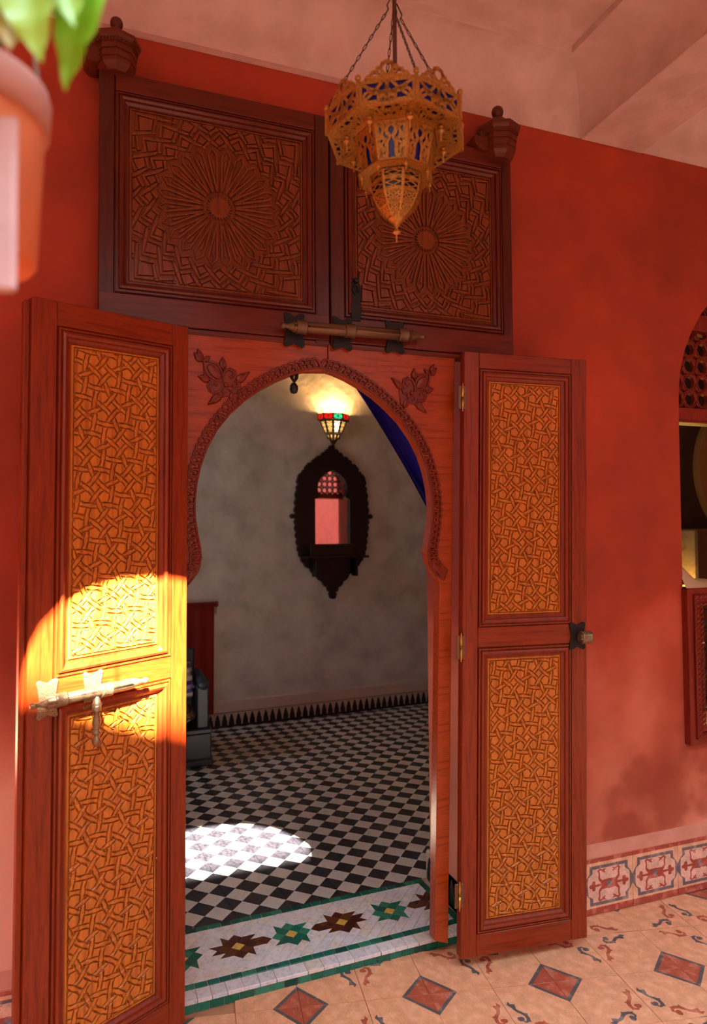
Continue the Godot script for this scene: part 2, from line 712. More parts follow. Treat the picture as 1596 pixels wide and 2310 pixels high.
func collar(s: SurfaceTool, c: Vector3, r: float, l: float) -> void:
	lathe(s, [[r * 0.94, -l / 2], [r * 1.16, -l / 2], [r * 1.2, -l * 0.4], [r * 1.14, -l * 0.3], [r * 1.14, l * 0.3], [r * 1.2, l * 0.4], [r * 1.16, l / 2], [r * 0.94, l / 2]], c, 18, Vector3.RIGHT)

func bolt_end(s: SurfaceTool, at: Vector3, r: float, way: float) -> void:
	lathe(s, [[r, 0.0], [r * 0.98, 0.006], [r * 0.8, 0.009], [r * 0.82, 0.013], [r * 0.66, 0.018], [r * 0.42, 0.028], [r * 0.4, 0.032], [r * 0.55, 0.036], [r * 0.56, 0.041], [r * 0.38, 0.046], [0.0, 0.047]], at, 16, Vector3.RIGHT * way)

# ------------------------------------------------------------------ the gate
var pat_door := {}
var pat_rose := {}

func rose_pattern() -> Dictionary:
	var polys := []
	var rs := [0.166, 0.203, 0.247, 0.302, 0.37]
	for k in rs.size() - 1:
		var off := 7.5 if k % 2 == 0 else 0.0
		for i in 24:
			var a := deg_to_rad(15.0 * i - off)
			var b := deg_to_rad(15.0 * (i + 1) - off)
			var p := PackedVector2Array([Vector2.from_angle(a) * rs[k], Vector2.from_angle(a) * rs[k + 1], Vector2.from_angle(b) * rs[k + 1], Vector2.from_angle(b) * rs[k]])
			polys.append(p)
	return hankin(polys, 50.0)

func rose_centre(s: SurfaceTool, at: Vector3, up: float) -> void:
	var keep := X
	X = X * Transform3D(Basis(), at)
	var star := PackedVector2Array()
	for i in 48:
		star.append(Vector2.from_angle(TAU * i / 48.0) * (0.036 if i % 2 == 0 else 0.027))
	extrude(s, star, -0.006, up, 0.001, false)
	for i in 24:
		var a := TAU * (i + 0.5) / 24.0
		var path := PackedVector2Array()
		for q in [[0.044, -1.2], [0.075, -2.9], [0.146, -4.7], [0.163, 0.0], [0.146, 4.7], [0.075, 2.9], [0.044, 1.2]]:
			path.append(Vector2.from_angle(a + deg_to_rad(q[1])) * q[0])
		ribbon(s, path, 0.0062, -0.006, up, 0.0012)
		var pit := PackedVector2Array()
		for q in [[0.082, 0.0], [0.1, -1.3], [0.13, -1.9], [0.139, 0.0], [0.13, 1.9], [0.1, 1.3]]:
			pit.append(Vector2.from_angle(a + deg_to_rad(q[1])) * q[0])
		extrude(s, pit, -0.006, up * 0.2, 0.0008, false)
	X = keep

const ARCH := [[0.0, 1.760], [0.045, 1.7515], [0.083, 1.738], [0.126, 1.7175], [0.172, 1.690], [0.214, 1.6575], [0.256, 1.6175], [0.292, 1.5705], [0.319, 1.521], [0.337, 1.469], [0.347, 1.42], [0.351, 1.374], [0.350, 1.33], [0.344, 1.29], [0.337, 1.252], [0.334, 1.225], [0.339, 1.2], [0.353, 1.176], [0.372, 1.148], [0.376, 1.132]]
const AX := 0.578

func arch_point(k: int, side: int, out: float) -> Vector2:
	var n := ARCH.size()
	var a := Vector2(ARCH[maxi(k - 1, 0)][0], ARCH[maxi(k - 1, 0)][1])
	var b := Vector2(ARCH[mini(k + 1, n - 1)][0], ARCH[mini(k + 1, n - 1)][1])
	var d := (b - a).normalized()
	if k == 0:
		d = Vector2(0.98, -0.2)
	var p := Vector2(ARCH[k][0], ARCH[k][1]) + Vector2(-d.y, d.x) * out
	return Vector2(AX + side * p.x, p.y)

func arch_run(side: int, step: float, out: float) -> Array:   # evenly spaced [point, direction] along the arch
	var r := []
	var pts := []
	for k in ARCH.size():
		pts.append(arch_point(k, side, out))
	var need := step / 2
	for k in pts.size() - 1:
		var a: Vector2 = pts[k]
		var b: Vector2 = pts[k + 1]
		var l := a.distance_to(b)
		while need <= l:
			r.append([a.lerp(b, need / l), (b - a) / l])
			need += step
		need -= l
	return r

func leaf_ornament(s: SurfaceTool, c: Vector2, dirn: Vector2, l: float, w: float, bend: float, z: float, h: float) -> void:   # an acanthus leaf
	var n := Vector2(-dirn.y, dirn.x)
	var p := PackedVector2Array()
	var q := PackedVector2Array()
	for k in 8:
		var t := k / 7.0
		var mid := c + dirn * l * t + n * bend * t * t
		var hw := w * 0.5 * sin(PI * pow(t, 0.75) * 0.97 + 0.06)
		p.append(mid + n * hw)
		q.append(mid - n * hw)
	q.reverse()
	for v in q:
		p.append(v)
	dome(s, p, z, h, c + dirn * l * 0.45 + n * bend * 0.2)
	var rib := PackedVector2Array()
	for k in 5:
		var t := k / 4.0
		rib.append(c + dirn * l * t * 0.9 + n * bend * t * t * 0.81)
	ribbon(s, rib, w * 0.13, z, z + h * 1.15, w * 0.04)

func curl(s: SurfaceTool, c: Vector2, r: float, a0: float, turns: float, z: float, h: float) -> void:
	var p := PackedVector2Array()
	for k in 22:
		var t := k / 21.0
		p.append(c + Vector2.from_angle(deg_to_rad(a0 + 360.0 * turns * t)) * r * (1.0 - 0.8 * t))
	ribbon(s, p, r * 0.3, z, z + h, r * 0.09)

func flower(parent: Node3D, at: Vector2, side: int, z: float) -> void:   # the carved spray in a spandrel; drawn for the left one, mirrored for the right
	var s := begin()
	var f := func(x: float, y: float) -> Vector2: return at + Vector2(side * (x - 500.0), 500.0 - y) * 0.000127
	var dv := func(x: float, y: float) -> Vector2: return Vector2(side * x, -y).normalized()
	var u := 0.000127
	var b := begin()
	var base := PackedVector2Array()
	for q in [[380, 560], [500, 480], [720, 520], [830, 680], [960, 590], [1090, 650], [1120, 800], [1200, 960], [1180, 1120], [1160, 1290], [980, 1290], [900, 1230], [760, 1270], [620, 1230], [500, 1150], [450, 1020], [520, 900], [400, 780]]:
		base.append(f.call(q[0], q[1]))
	extrude(b, base, z - 0.001, z + 0.0035, 0.0015)
	leaf_ornament(s, f.call(360, 480), dv.call(-0.35, -1), 260 * u, 150 * u, side * 10 * u, z, 0.008)     # bud at the tip
	leaf_ornament(s, f.call(380, 520), dv.call(-0.9, -0.75), 280 * u, 170 * u, -side * 30 * u, z, 0.007)
	leaf_ornament(s, f.call(400, 470), dv.call(0.8, -0.25), 170 * u, 120 * u, side * 40 * u, z, 0.007)
	var pod := PackedVector2Array()
	for k in 20:
		var t := TAU * k / 20
		var e := Vector2(cos(t) * 235, sin(t) * 120).rotated(deg_to_rad(47))
		pod.append(f.call(615 + e.x, 720 + e.y))
	dome(s, pod, z, 0.0085)
	for sg in [-1, 1]:
		var line := PackedVector2Array()
		for k in 9:
			var t := k / 8.0
			var e := Vector2(-310 + 590 * t, sg * 155 * sin(PI * t)).rotated(deg_to_rad(47))
			line.append(f.call(615 + e.x, 720 + e.y))
		ribbon(s, line, 34 * u, z, z + 0.0085, 0.001)
	leaf_ornament(s, f.call(800, 680), dv.call(0.0, -1), 310 * u, 170 * u, 0.0, z, 0.009)
	leaf_ornament(s, f.call(560, 900), dv.call(-1, -0.15), 300 * u, 190 * u, -side * 20 * u, z, 0.008)
	leaf_ornament(s, f.call(1100, 960), dv.call(0.35, -1), 400 * u, 210 * u, -side * 190 * u, z, 0.009)
	leaf_ornament(s, f.call(800, 1230), dv.call(-1, 0.25), 370 * u, 200 * u, side * 130 * u, z, 0.009)
	leaf_ornament(s, f.call(960, 1120), dv.call(0.55, 1), 300 * u, 190 * u, 0.0, z, 0.008)
	curl(s, f.call(960, 760), 150 * u, 200 if side > 0 else -20, -0.9 * side, z, 0.009)
	curl(s, f.call(620, 1030), 150 * u, -40 if side > 0 else 220, -0.9 * side, z, 0.009)
	curl(s, f.call(1040, 980), 90 * u, 90, -0.8 * side, z, 0.008)
	curl(s, f.call(850, 1130), 95 * u, 30 if side > 0 else 150, 0.8 * side, z, 0.008)
	for k in 2:
		var dot := PackedVector2Array()
		for i in 10:
			dot.append(f.call([870.0, 960.0][k], [980.0, 1060.0][k]) + Vector2.from_angle(TAU * i / 10) * 62 * u)
		dome(s, dot, z + 0.002, 0.008)
	var o := part("flower_carving", b, M.carving, parent)
	part("petals", s, M.carving, o)

func arch_moulding(parent: Node3D, side: int, z: float) -> void:   # interlaced crescents along the opening
	var s := begin()
	var inner := PackedVector2Array()
	for k in ARCH.size() - 1:
		inner.append(arch_point(k, side, 0.004))
	ribbon(s, inner, 0.006, z - 0.004, z + 0.007, 0.002)
	for e in arch_run(side, 0.0178, 0.0):
		var p: Vector2 = e[0]
		var d: Vector2 = e[1]
		if p.y < 1.165:
			continue
		var n := Vector2(d.y, -d.x) * (1.0 if side < 0 else -1.0)
		# n points away from the opening
		if n.dot(p - Vector2(AX, 1.38)) < 0:
			n = -n
		var c := PackedVector2Array()
		for k in 9:
			var t := k / 8.0
			var a := lerpf(-0.25, PI * 0.92, t)
			c.append(p - d * 0.013 * cos(a) + d * 0.004 + n * (0.009 + 0.022 * sin(a)))
		ribbon(s, c, 0.0062, z - 0.004, z + 0.009, 0.0018)
		var q := PackedVector2Array([p + d * 0.006 + n * 0.006, p + d * 0.013 + n * 0.012, p + d * 0.010 + n * 0.021, p + d * 0.002 + n * 0.018, p + d * 0.001 + n * 0.010])
		dome(s, q, z - 0.004, 0.009)
	# the foot: a small lobed leaf
	var foot := begin()
	var g := func(x: float, y: float) -> Vector2: return Vector2(AX + side * x, y)
	var lobes := PackedVector2Array()
	for q in [[0.338, 1.205], [0.356, 1.21], [0.372, 1.196], [0.383, 1.186], [0.395, 1.182], [0.402, 1.172], [0.398, 1.161], [0.391, 1.156], [0.394, 1.149], [0.388, 1.142], [0.378, 1.146], [0.366, 1.156], [0.354, 1.172], [0.343, 1.188]]:
		lobes.append(g.call(q[0], q[1]))
	extrude(foot, lobes, z - 0.004, z + 0.007, 0.002)
	dome(foot, PackedVector2Array([g.call(0.352, 1.2), g.call(0.368, 1.186), g.call(0.374, 1.166), g.call(0.36, 1.17), g.call(0.348, 1.186)]), z + 0.006, 0.004)
	var o := part("arch_moulding", s, M.carving, parent)
	part("moulding_foot", foot, M.carving, o)

func gate_leaf(side: int, label: String) -> Node3D:
	var xs := 0.607
	var t := thing("gate_leaf", label, "gate", Vector3(0.30 if side < 0 else 0.92, 0.06, 0.06), Basis(), "")
	var z0 := 0.034
	var z1 := 0.08
	var xa := -0.022 if side < 0 else xs + 0.002
	var xb := xs - 0.002 if side < 0 else 1.222
	var pa := 0.018 if side < 0 else 0.652     # moulding outline
	var pb := 0.562 if side < 0 else 1.186
	var yb := 1.916
	var yt := 2.452
	for e in [[xa, pa], [pb, xb]]:
		var s := begin()
		box(s, Vector3(e[0], 1.83, z0), Vector3(e[1] - 0.0006, 2.502, z1), 0.0025)
		part("stile", s, M.gate_stile, t)
	var s2 := begin()
	box(s2, Vector3(pa, yt, z0), Vector3(pb, 2.502, z1), 0.0022)
	part("rail", s2, M.gate_rail, t)
	s2 = begin()
	var rb := 1.842
	box(s2, Vector3(xa + 0.0002, rb, z0), Vector3(xb - 0.0002, yb, z1 + 0.001), 0.003)
	part("rail", s2, M.gate_rail, t)
	s2 = begin()      # the bead under the rail
	box(s2, Vector3(xa + 0.001, rb - 0.016, z0), Vector3(xb - 0.001, rb + 0.001, z1 - 0.003), 0.005)
	part("bead", s2, M.gate_rail, t)
	panel(t, pa, yb, pb, yt, z1, pat_rose if side < 0 else pat_rose, 0.012, 0.0104, [0.0, 0.0], M.gate_panel, M.gate_mould)
	var centre := begin()
	rose_centre(centre, Vector3((pa + pb) / 2, (yb + yt) / 2, z1 - 0.0085), 0.0035)
	part("rosette", centre, M.gate_panel, t.get_node("panel"))
	# the arched board below
	var poly := PackedVector2Array()
	var edge := AX + side * 0.43
	var cut := (xs - 0.006) if side < 0 else (xs - 0.004)
	var zt := 0.070
	poly.append(Vector2(cut, rb - 0.004))
	poly.append(Vector2(cut, 1.756))
	for k in range(1, ARCH.size()):
		poly.append(arch_point(k, side, 0.0))
	if side > 0:
		poly.append(Vector2(0.952, 1.1))
		poly.append(Vector2(0.924, 0.078))
		poly.append(Vector2(0.968, 0.062))
		poly.append(Vector2(1.006, 1.5))
		poly.append(Vector2(1.016, rb - 0.004))
	else:
		poly.append(Vector2(0.200, 1.1))
		poly.append(Vector2(0.184, 0.062))
		poly.append(Vector2(edge - 0.02, 0.062))
		poly.append(Vector2(edge - 0.002, rb - 0.004))
	var b := begin()
	extrude(b, poly, z0, zt, 0.0015)
	part("arch_board", b, M.board, t)
	arch_moulding(t, side, zt)
	flower(t, Vector2(0.2604, 1.756) if side < 0 else Vector2(0.9126, 1.770), -side, zt)
	return t

func make_gate() -> void:
	pat_rose = rose_pattern()
	var l := gate_leaf(-1, "left leaf of the tall wooden gate, its carved sunburst panel in clear view")
	# the dark latch keeper under the arch
	var s := begin()
	tube(s, [Vector3(0.506, 1.752, 0.045), Vector3(0.5, 1.735, 0.046), Vector3(0.507, 1.722, 0.047), Vector3(0.514, 1.735, 0.046), Vector3(0.516, 1.757, 0.045)], 0.0055, 8)
	lathe(s, [[0.0, -0.017], [0.009, -0.014], [0.0125, -0.004], [0.0115, 0.006], [0.006, 0.014], [0.0, 0.016]], Vector3(0.506, 1.705, 0.046), 12)
	part("latch_keeper", s, M.iron, l, "dark iron latch hanging at the top of the arch")
	var r := gate_leaf(1, "right leaf of the tall wooden gate, behind the lantern, with an iron hasp")
	s = begin()      # the iron hasp plate
	var hasp := PackedVector2Array()
	for q in [[-0.010, 0.064], [0.010, 0.064], [0.011, 0.05], [0.017, 0.042], [0.019, 0.028], [0.014, 0.012], [0.016, 0.002], [0.015, -0.01], [0.019, -0.022], [0.017, -0.04], [0.014, -0.062], [-0.012, -0.062], [-0.016, -0.04], [-0.018, -0.022], [-0.014, -0.01], [-0.015, 0.002], [-0.013, 0.012], [-0.018, 0.028], [-0.016, 0.042], [-0.010, 0.05]]:
		hasp.append(Vector2(0.684 + q[0], 1.968 + q[1]))
	extrude(s, hasp, 0.081, 0.086, 0.0015)
	var o := part("hasp", s, M.iron, r, "dark iron hasp with a ring")
	s = begin()
	var ring := []
	for k in 14:
		ring.append(Vector3(0.684 + 0.0085 * cos(TAU * k / 14), 1.999 + 0.013 * sin(TAU * k / 14), 0.089))
	tube(s, ring, 0.0035, 6, true)
	lathe(s, [[0.008, 0.0], [0.008, 0.01], [0.006, 0.013], [0.0, 0.014]], Vector3(0.684, 2.023, 0.083), 10, Vector3.BACK)
	part("hasp_ring", s, M.iron, o)
	# the long bolt across both leaves
	var t := thing("sliding_bolt", "long round brass bolt lying across both gate leaves above the arch", "bolt", Vector3(0.68, 1.867, 0.082))
	s = begin(true)
	var zz := 0.112
	tube(s, [Vector3(0.486, 1.862, zz), Vector3(0.846, 1.8705, zz)], 0.0165, 18)
	bolt_end(s, Vector3(0.846, 1.8705, zz), 0.0165, 1.0)
	bolt_end(s, Vector3(0.498, 1.862, zz), 0.0165, -1.0)
	part("bolt_bar", s, M.shaded_brass, t)
	for k in 3:
		var px: float = [0.498, 0.642, 0.808][k]
		var py: float = [1.8622, 1.8656, 1.8696][k]
		s = begin()
		claw_plate(s, Vector2(px, py), 0.081, 0.054, 0.092)
		screws(s, Vector2(px, py), 0.081, 0.054, 0.092)
		var pl := part("bolt_plate", s, M.shaded_brass if k == 9 else M.iron, t)
		s = begin(true)
		collar(s, Vector3(px + 0.012, py + 0.0003, zz), 0.0172, 0.03)
		part("bolt_ring", s, M.shaded_brass, pl)

# ------------------------------------------------------------------ the wicket doors
func hinge(parent: Node3D, x: float, y: float, z: float, l: float) -> void:
	var s := begin()
	box(s, Vector3(x - 0.014, y - l / 2, z - 0.006), Vector3(x - 0.002, y + l / 2, z - 0.001), 0.001)
	box(s, Vector3(x + 0.002, y - l / 2, z - 0.006), Vector3(x + 0.014, y + l / 2, z - 0.001), 0.001)
	for sx in [-1, 1]:
		for k in 4:
			lathe(s, [[0.0016, 0.0], [0.0014, 0.001], [0.0, 0.0012]], Vector3(x + sx * 0.009, y - l * 0.36 + k * l * 0.24, z - 0.001), 6, Vector3.BACK)
	var o := part("hinge", s, M.shaded_brass, parent)
	s = begin(true)
	lathe(s, [[0.0, -l * 0.62], [0.0022, -l * 0.6], [0.0012, -l * 0.55], [0.003, -l * 0.5], [0.002, -l * 0.45], [0.0036, -l * 0.4], [0.0042, -l * 0.3], [0.0042, -0.001], [0.0034, -0.001], [0.0034, 0.001], [0.0042, 0.001], [0.0042, l * 0.3], [0.0036, l * 0.4], [0.002, l * 0.45], [0.003, l * 0.5], [0.0012, l * 0.55], [0.0022, l * 0.6], [0.0, l * 0.62]], Vector3(x, y, z + 0.001), 10)
	part("hinge_pin", s, M.hinge_brass, o)

func door_body(t: Node3D, w: float, h: float, p0: float, p1: float, y: Array, hollow: Array) -> void:   # y: lower moulding bottom, top, upper moulding bottom, top
	var d := 0.032
	for e in [[0.0, p0], [p1, w]]:
		var s := begin()
		box(s, Vector3(e[0], 0, -d), Vector3(e[1] - 0.0005, h, 0), 0.002)
		part("stile", s, M.stile, t)
	for e in [[0.0, y[0]], [y[1], y[2]], [y[3], h - 0.0004]]:
		var s := begin()
		box(s, Vector3(p0, e[0], -d), Vector3(p1 - 0.0003, e[1], -0.0003), 0.0018)
		part("rail", s, M.rail, t)
	for k in 2:
		panel(t, p0, y[k * 2], p1, y[k * 2 + 1], 0.0, pat_door, 0.012, 0.0102, hollow, M.panel, M.mould)

func make_doors() -> void:
	pat_door = hankin(snub(0.24, 0.80, 0.0455, 15.0), 52.0)
	var hollow := [0.00001, 0.00002]
	var skew := Transform3D(Basis(Vector3(1, 0.042, 0), Vector3(0.004, 1, 0), Vector3(0, 0, 1)), Vector3.ZERO)
	# the left door, folded out towards the courtyard
	var t := thing("carved_door", "carved narrow wooden door standing open on the left, sunlit in the middle, with a long bolt", "door", Vector3(-0.161, 0.036, 0.293), Basis(Vector3(0.898, 0, -0.4404), Vector3.UP, Vector3(0.4404, 0, 0.898)))
	X = skew
	door_body(t, 0.398, 1.779, 0.056, 0.352, [0.072, 0.873, 0.927, 1.722], hollow)
	var s := begin()
	box(s, Vector3(-0.013, 0.0, -0.03), Vector3(0.001, 1.773, -0.012), 0.003)
	part("rebate_strip", s, M.stile, t)
	# its bolt
	s = begin(true)
	var zz := 0.033
	var ya := 0.886
	var yb := 0.889
	tube(s, [Vector3(0.028, ya, zz), Vector3(0.222, yb, zz)], 0.0128, 16)
	bolt_end(s, Vector3(0.222, yb, zz), 0.0128, 1.0)
	bolt_end(s, Vector3(0.04, ya, zz), 0.0128, -1.0)
	var bolt := part("bolt", s, M.old_brass, t, "engraved brass bolt with a hanging handle")
	for k in 2:
		var px: float = [0.042, 0.146][k]
		s = begin()
		claw_plate(s, Vector2(px, 0.887), 0.0005, 0.042, 0.082)
		screws(s, Vector2(px, 0.887), 0.0005, 0.042, 0.082)
		part("bolt_plate", s, M.old_brass, bolt)
		s = begin(true)
		collar(s, Vector3(px + 0.016, 0.887, zz), 0.0134, 0.026)
		part("bolt_ring", s, M.old_brass, bolt)
	s = begin(true)
	lathe(s, [[0.0, -0.112], [0.006, -0.110], [0.0095, -0.103], [0.0092, -0.096], [0.005, -0.090], [0.0045, -0.086], [0.0095, -0.083], [0.009, -0.079], [0.0058, -0.075], [0.0095, -0.062], [0.0088, -0.05], [0.006, -0.036], [0.0095, -0.034], [0.010, -0.030], [0.0095, -0.027], [0.0102, -0.025], [0.0102, -0.021], [0.009, -0.020], [0.0102, -0.018], [0.009, -0.014], [0.006, -0.004], [0.004, 0.0]], Vector3(0.139, 0.878, zz + 0.004), 16)
	part("bolt_handle", s, M.old_brass, bolt)
	# the right door
	X = Transform3D(Basis(Vector3(1, -0.004, 0), Vector3(0.0205, 1, 0), Vector3(0, 0, 1)), Vector3.ZERO)
	var cx := Vector3(0.9961, 0, 0.0881)
	var keep := X
	t = thing("carved_door", "carved narrow wooden door folded back against the red wall on the right, with three hinges", "door", Vector3(0.982, 0.040, 0.121), Basis(cx, Vector3.UP, Vector3(-0.0881, 0, 0.9961)))
	X = keep
	door_body(t, 0.421, 1.796, 0.05, 0.366, [0.064, 0.902, 0.963, 1.746], hollow)
	for y in [1.655, 0.906, 0.183]:
		hinge(t, -0.006, y, 0.002, 0.07)
	s = begin()
	claw_plate(s, Vector2(0.385, 0.925), 0.0005, 0.05, 0.08)
	screws(s, Vector2(0.385, 0.925), 0.0005, 0.05, 0.08)
	var kp := part("bolt_keeper", s, M.iron, t, "brass bolt keeper at the edge")
	s = begin(true)
	collar(s, Vector3(0.398, 0.923, 0.026), 0.0165, 0.034)
	part("keeper_ring", s, M.old_brass, kp)

# ------------------------------------------------------------------ painted patterns of tiles and plaster
func paint_poly(im: Image, pts: Array, c: Color) -> void:
	var w := im.get_width()
	var h := im.get_height()
	var y0 := h
	var y1 := 0
	var q := []
	for p in pts:
		q.append(Vector2(p[0] * w, p[1] * h) if p is Array else Vector2(p.x * w, p.y * h))
	for p in q:
		y0 = mini(y0, int(p.y))
		y1 = maxi(y1, int(p.y) + 1)
	for y in range(maxi(y0, 0), mini(y1, h)):
		var xs := []
		for i in q.size():
			var a: Vector2 = q[i]
			var b: Vector2 = q[(i + 1) % q.size()]
			if (a.y <= y + 0.5) != (b.y <= y + 0.5):
				xs.append(a.x + (y + 0.5 - a.y) / (b.y - a.y) * (b.x - a.x))
		xs.sort()
		for k in range(0, xs.size() - 1, 2):
			var xa := clampi(roundi(xs[k]), 0, w)
			var xb := clampi(roundi(xs[k + 1]), 0, w)
			if xb > xa:
				im.fill_rect(Rect2i(xa, y, xb - xa, 1), c)

func paint_stroke(im: Image, pts: Array, c: Color) -> void:   # points [x, y, radius], joined by dabs
	var w := im.get_width()
	var h := im.get_height()
	for i in pts.size() - 1:
		for k in 16:
			var t := k / 15.0
			var x: float = lerpf(pts[i][0], pts[i + 1][0], t) * w
			var y: float = lerpf(pts[i][1], pts[i + 1][1], t) * h
			var r: float = lerpf(pts[i][2], pts[i + 1][2], t) * w * 1.15
			for dy in range(-int(r) - 1, int(r) + 2):
				var half := sqrt(maxf(r * r - dy * dy, 0.0))
				if half > 0.3:
					var xa := clampi(roundi(x - half), 0, w)
					var xb := clampi(roundi(x + half), 0, w)
					var yy := int(y) + dy
					if xb > xa and yy >= 0 and yy < h:
						im.fill_rect(Rect2i(xa, yy, xb - xa, 1), c)

func weather(im: Image, sd: int, amount: float, stain: Color, stain_amount: float) -> void:   # uneven colour and scuffs
	var n := FastNoiseLite.new()
	n.seed = sd
	n.frequency = 0.012
	n.fractal_octaves = 4
	var data := im.get_data()
	var w := im.get_width()
	var h := im.get_height()
	for y in h:
		for x in w:
			var v := n.get_noise_2d(x, y)
			var f := n.get_noise_2d(x * 5.0 + 900.0, y * 5.0)
			var s := clampf((v - 0.1) * 3.0, 0.0, 1.0) * stain_amount
			var g := 1.0 + amount * (v + 0.5 * f)
			var i := (y * w + x) * 3
			data[i] = clampi(int(lerpf(data[i] * g, stain.r8, s)), 0, 255)
			data[i + 1] = clampi(int(lerpf(data[i + 1] * g, stain.g8, s)), 0, 255)
			data[i + 2] = clampi(int(lerpf(data[i + 2] * g, stain.b8, s)), 0, 255)
	im.set_data(w, h, false, Image.FORMAT_RGB8, data)

func tile_image(sd: int) -> Image:   # encaustic tile: a red corner with a grey edge, two scrolls at the corner across
	var im := Image.create(320, 320, false, Image.FORMAT_RGB8)
	im.fill(c8(232, 166, 120))
	var red := c8(176, 84, 58)
	var grey := c8(92, 86, 84)
	paint_poly(im, [[0, 0], [0.43, 0], [0, 0.43]], grey)
	paint_poly(im, [[0, 0], [0.355, 0], [0, 0.355]], red)
	for k in 2:
		var ink := grey if k == 0 else red
		var f := func(t: float, n: float, r: float) -> Array: return [1.0 - n, 1.0 - t, r] if k == 0 else [1.0 - t, 1.0 - n, r]
		paint_stroke(im, [f.call(0.345, 0.105, 0.030), f.call(0.335, 0.12, 0.036), f.call(0.345, 0.14, 0.03), f.call(0.335, 0.155, 0.014)], ink)
		paint_stroke(im, [f.call(0.30, 0.14, 0.010), f.call(0.275, 0.165, 0.014), f.call(0.29, 0.205, 0.018), f.call(0.335, 0.23, 0.022), f.call(0.40, 0.225, 0.024), f.call(0.45, 0.19, 0.022), f.call(0.49, 0.145, 0.020), f.call(0.54, 0.12, 0.022), f.call(0.585, 0.115, 0.026), f.call(0.62, 0.10, 0.018)], ink)
		paint_poly(im, [f.call(0.58, 0.08, 0), f.call(0.64, 0.045, 0), f.call(0.70, 0.09, 0), f.call(0.645, 0.10, 0), f.call(0.64, 0.165, 0), f.call(0.56, 0.15, 0)], ink)
		paint_poly(im, [f.call(0.40, 0.24, 0), f.call(0.43, 0.275, 0), f.call(0.45, 0.22, 0)], ink)
		paint_poly(im, [f.call(0.29, 0.22, 0), f.call(0.26, 0.245, 0), f.call(0.34, 0.25, 0)], ink)
	weather(im, sd, 0.10, c8(240, 196, 160), 0.3)
	return im

func skirting_image(sd: int) -> Image:
	var im := Image.create(320, 300, false, Image.FORMAT_RGB8)
	var cream := c8(226, 176, 138)
	var pale := c8(226, 184, 160)
	var red := c8(170, 76, 58)
	var grey := c8(112, 102, 102)
	im.fill(cream)
	var ring := func(o: float) -> Array:
		return [[0.10 + o, 0.14 + o], [0.90 - o, 0.14 + o], [0.90 - o, 0.27], [0.955 - o * 0.4, 0.33], [1.0 - o, 0.41], [1.0 - o, 0.57], [0.955 - o * 0.4, 0.65], [0.90 - o, 0.71], [0.90 - o, 0.84 - o], [0.10 + o, 0.84 - o], [0.10 + o, 0.71], [0.045 + o * 0.4, 0.65], [o, 0.57], [o, 0.41], [0.045 + o * 0.4, 0.33], [0.10 + o, 0.27]]
	paint_poly(im, ring.call(0.0), grey)
	paint_poly(im, ring.call(0.058), pale)
	for sx in [-1, 1]:
		for sy in [-1, 1]:
			var f := func(x: float, y: float, r: float) -> Array: return [0.5 + sx * x, 0.49 + sy * y, r]
			paint_stroke(im, [f.call(0.05, 0.06, 0.02), f.call(0.15, 0.05, 0.024), f.call(0.205, 0.11, 0.016), f.call(0.20, 0.2, 0.012), f.call(0.22, 0.25, 0.014), f.call(0.19, 0.275, 0.014), f.call(0.13, 0.25, 0.012), f.call(0.09, 0.215, 0.010)], red)
			paint_poly(im, [f.call(0.05, 0.28, 0), f.call(0.16, 0.20, 0), f.call(0.12, 0.26, 0), f.call(0.15, 0.27, 0)], red)
		paint_stroke(im, [[0.5 + sx * 0.05, 0.49, 0.03], [0.5 + sx * 0.20, 0.49, 0.018], [0.5 + sx * 0.30, 0.49, 0.014]], red)
		paint_stroke(im, [[0.5 + sx * 0.32, 0.44, 0.032], [0.5 + sx * 0.32, 0.54, 0.032]], red)
		paint_stroke(im, [[0.5 + sx * 0.34, 0.49, 0.034], [0.5 + sx * 0.385, 0.49, 0.026]], red)
	paint_stroke(im, [[0.5, 0.49, 0.075], [0.501, 0.49, 0.075]], red)
	paint_stroke(im, [[0.5, 0.49, 0.045], [0.501, 0.49, 0.045]], c8(110, 108, 122))
	im.fill_rect(Rect2i(0, 0, 320, 24), red)
	im.fill_rect(Rect2i(0, 264, 320, 36), red)
	weather(im, sd, 0.14, c8(226, 188, 168), 0.35)
	return im

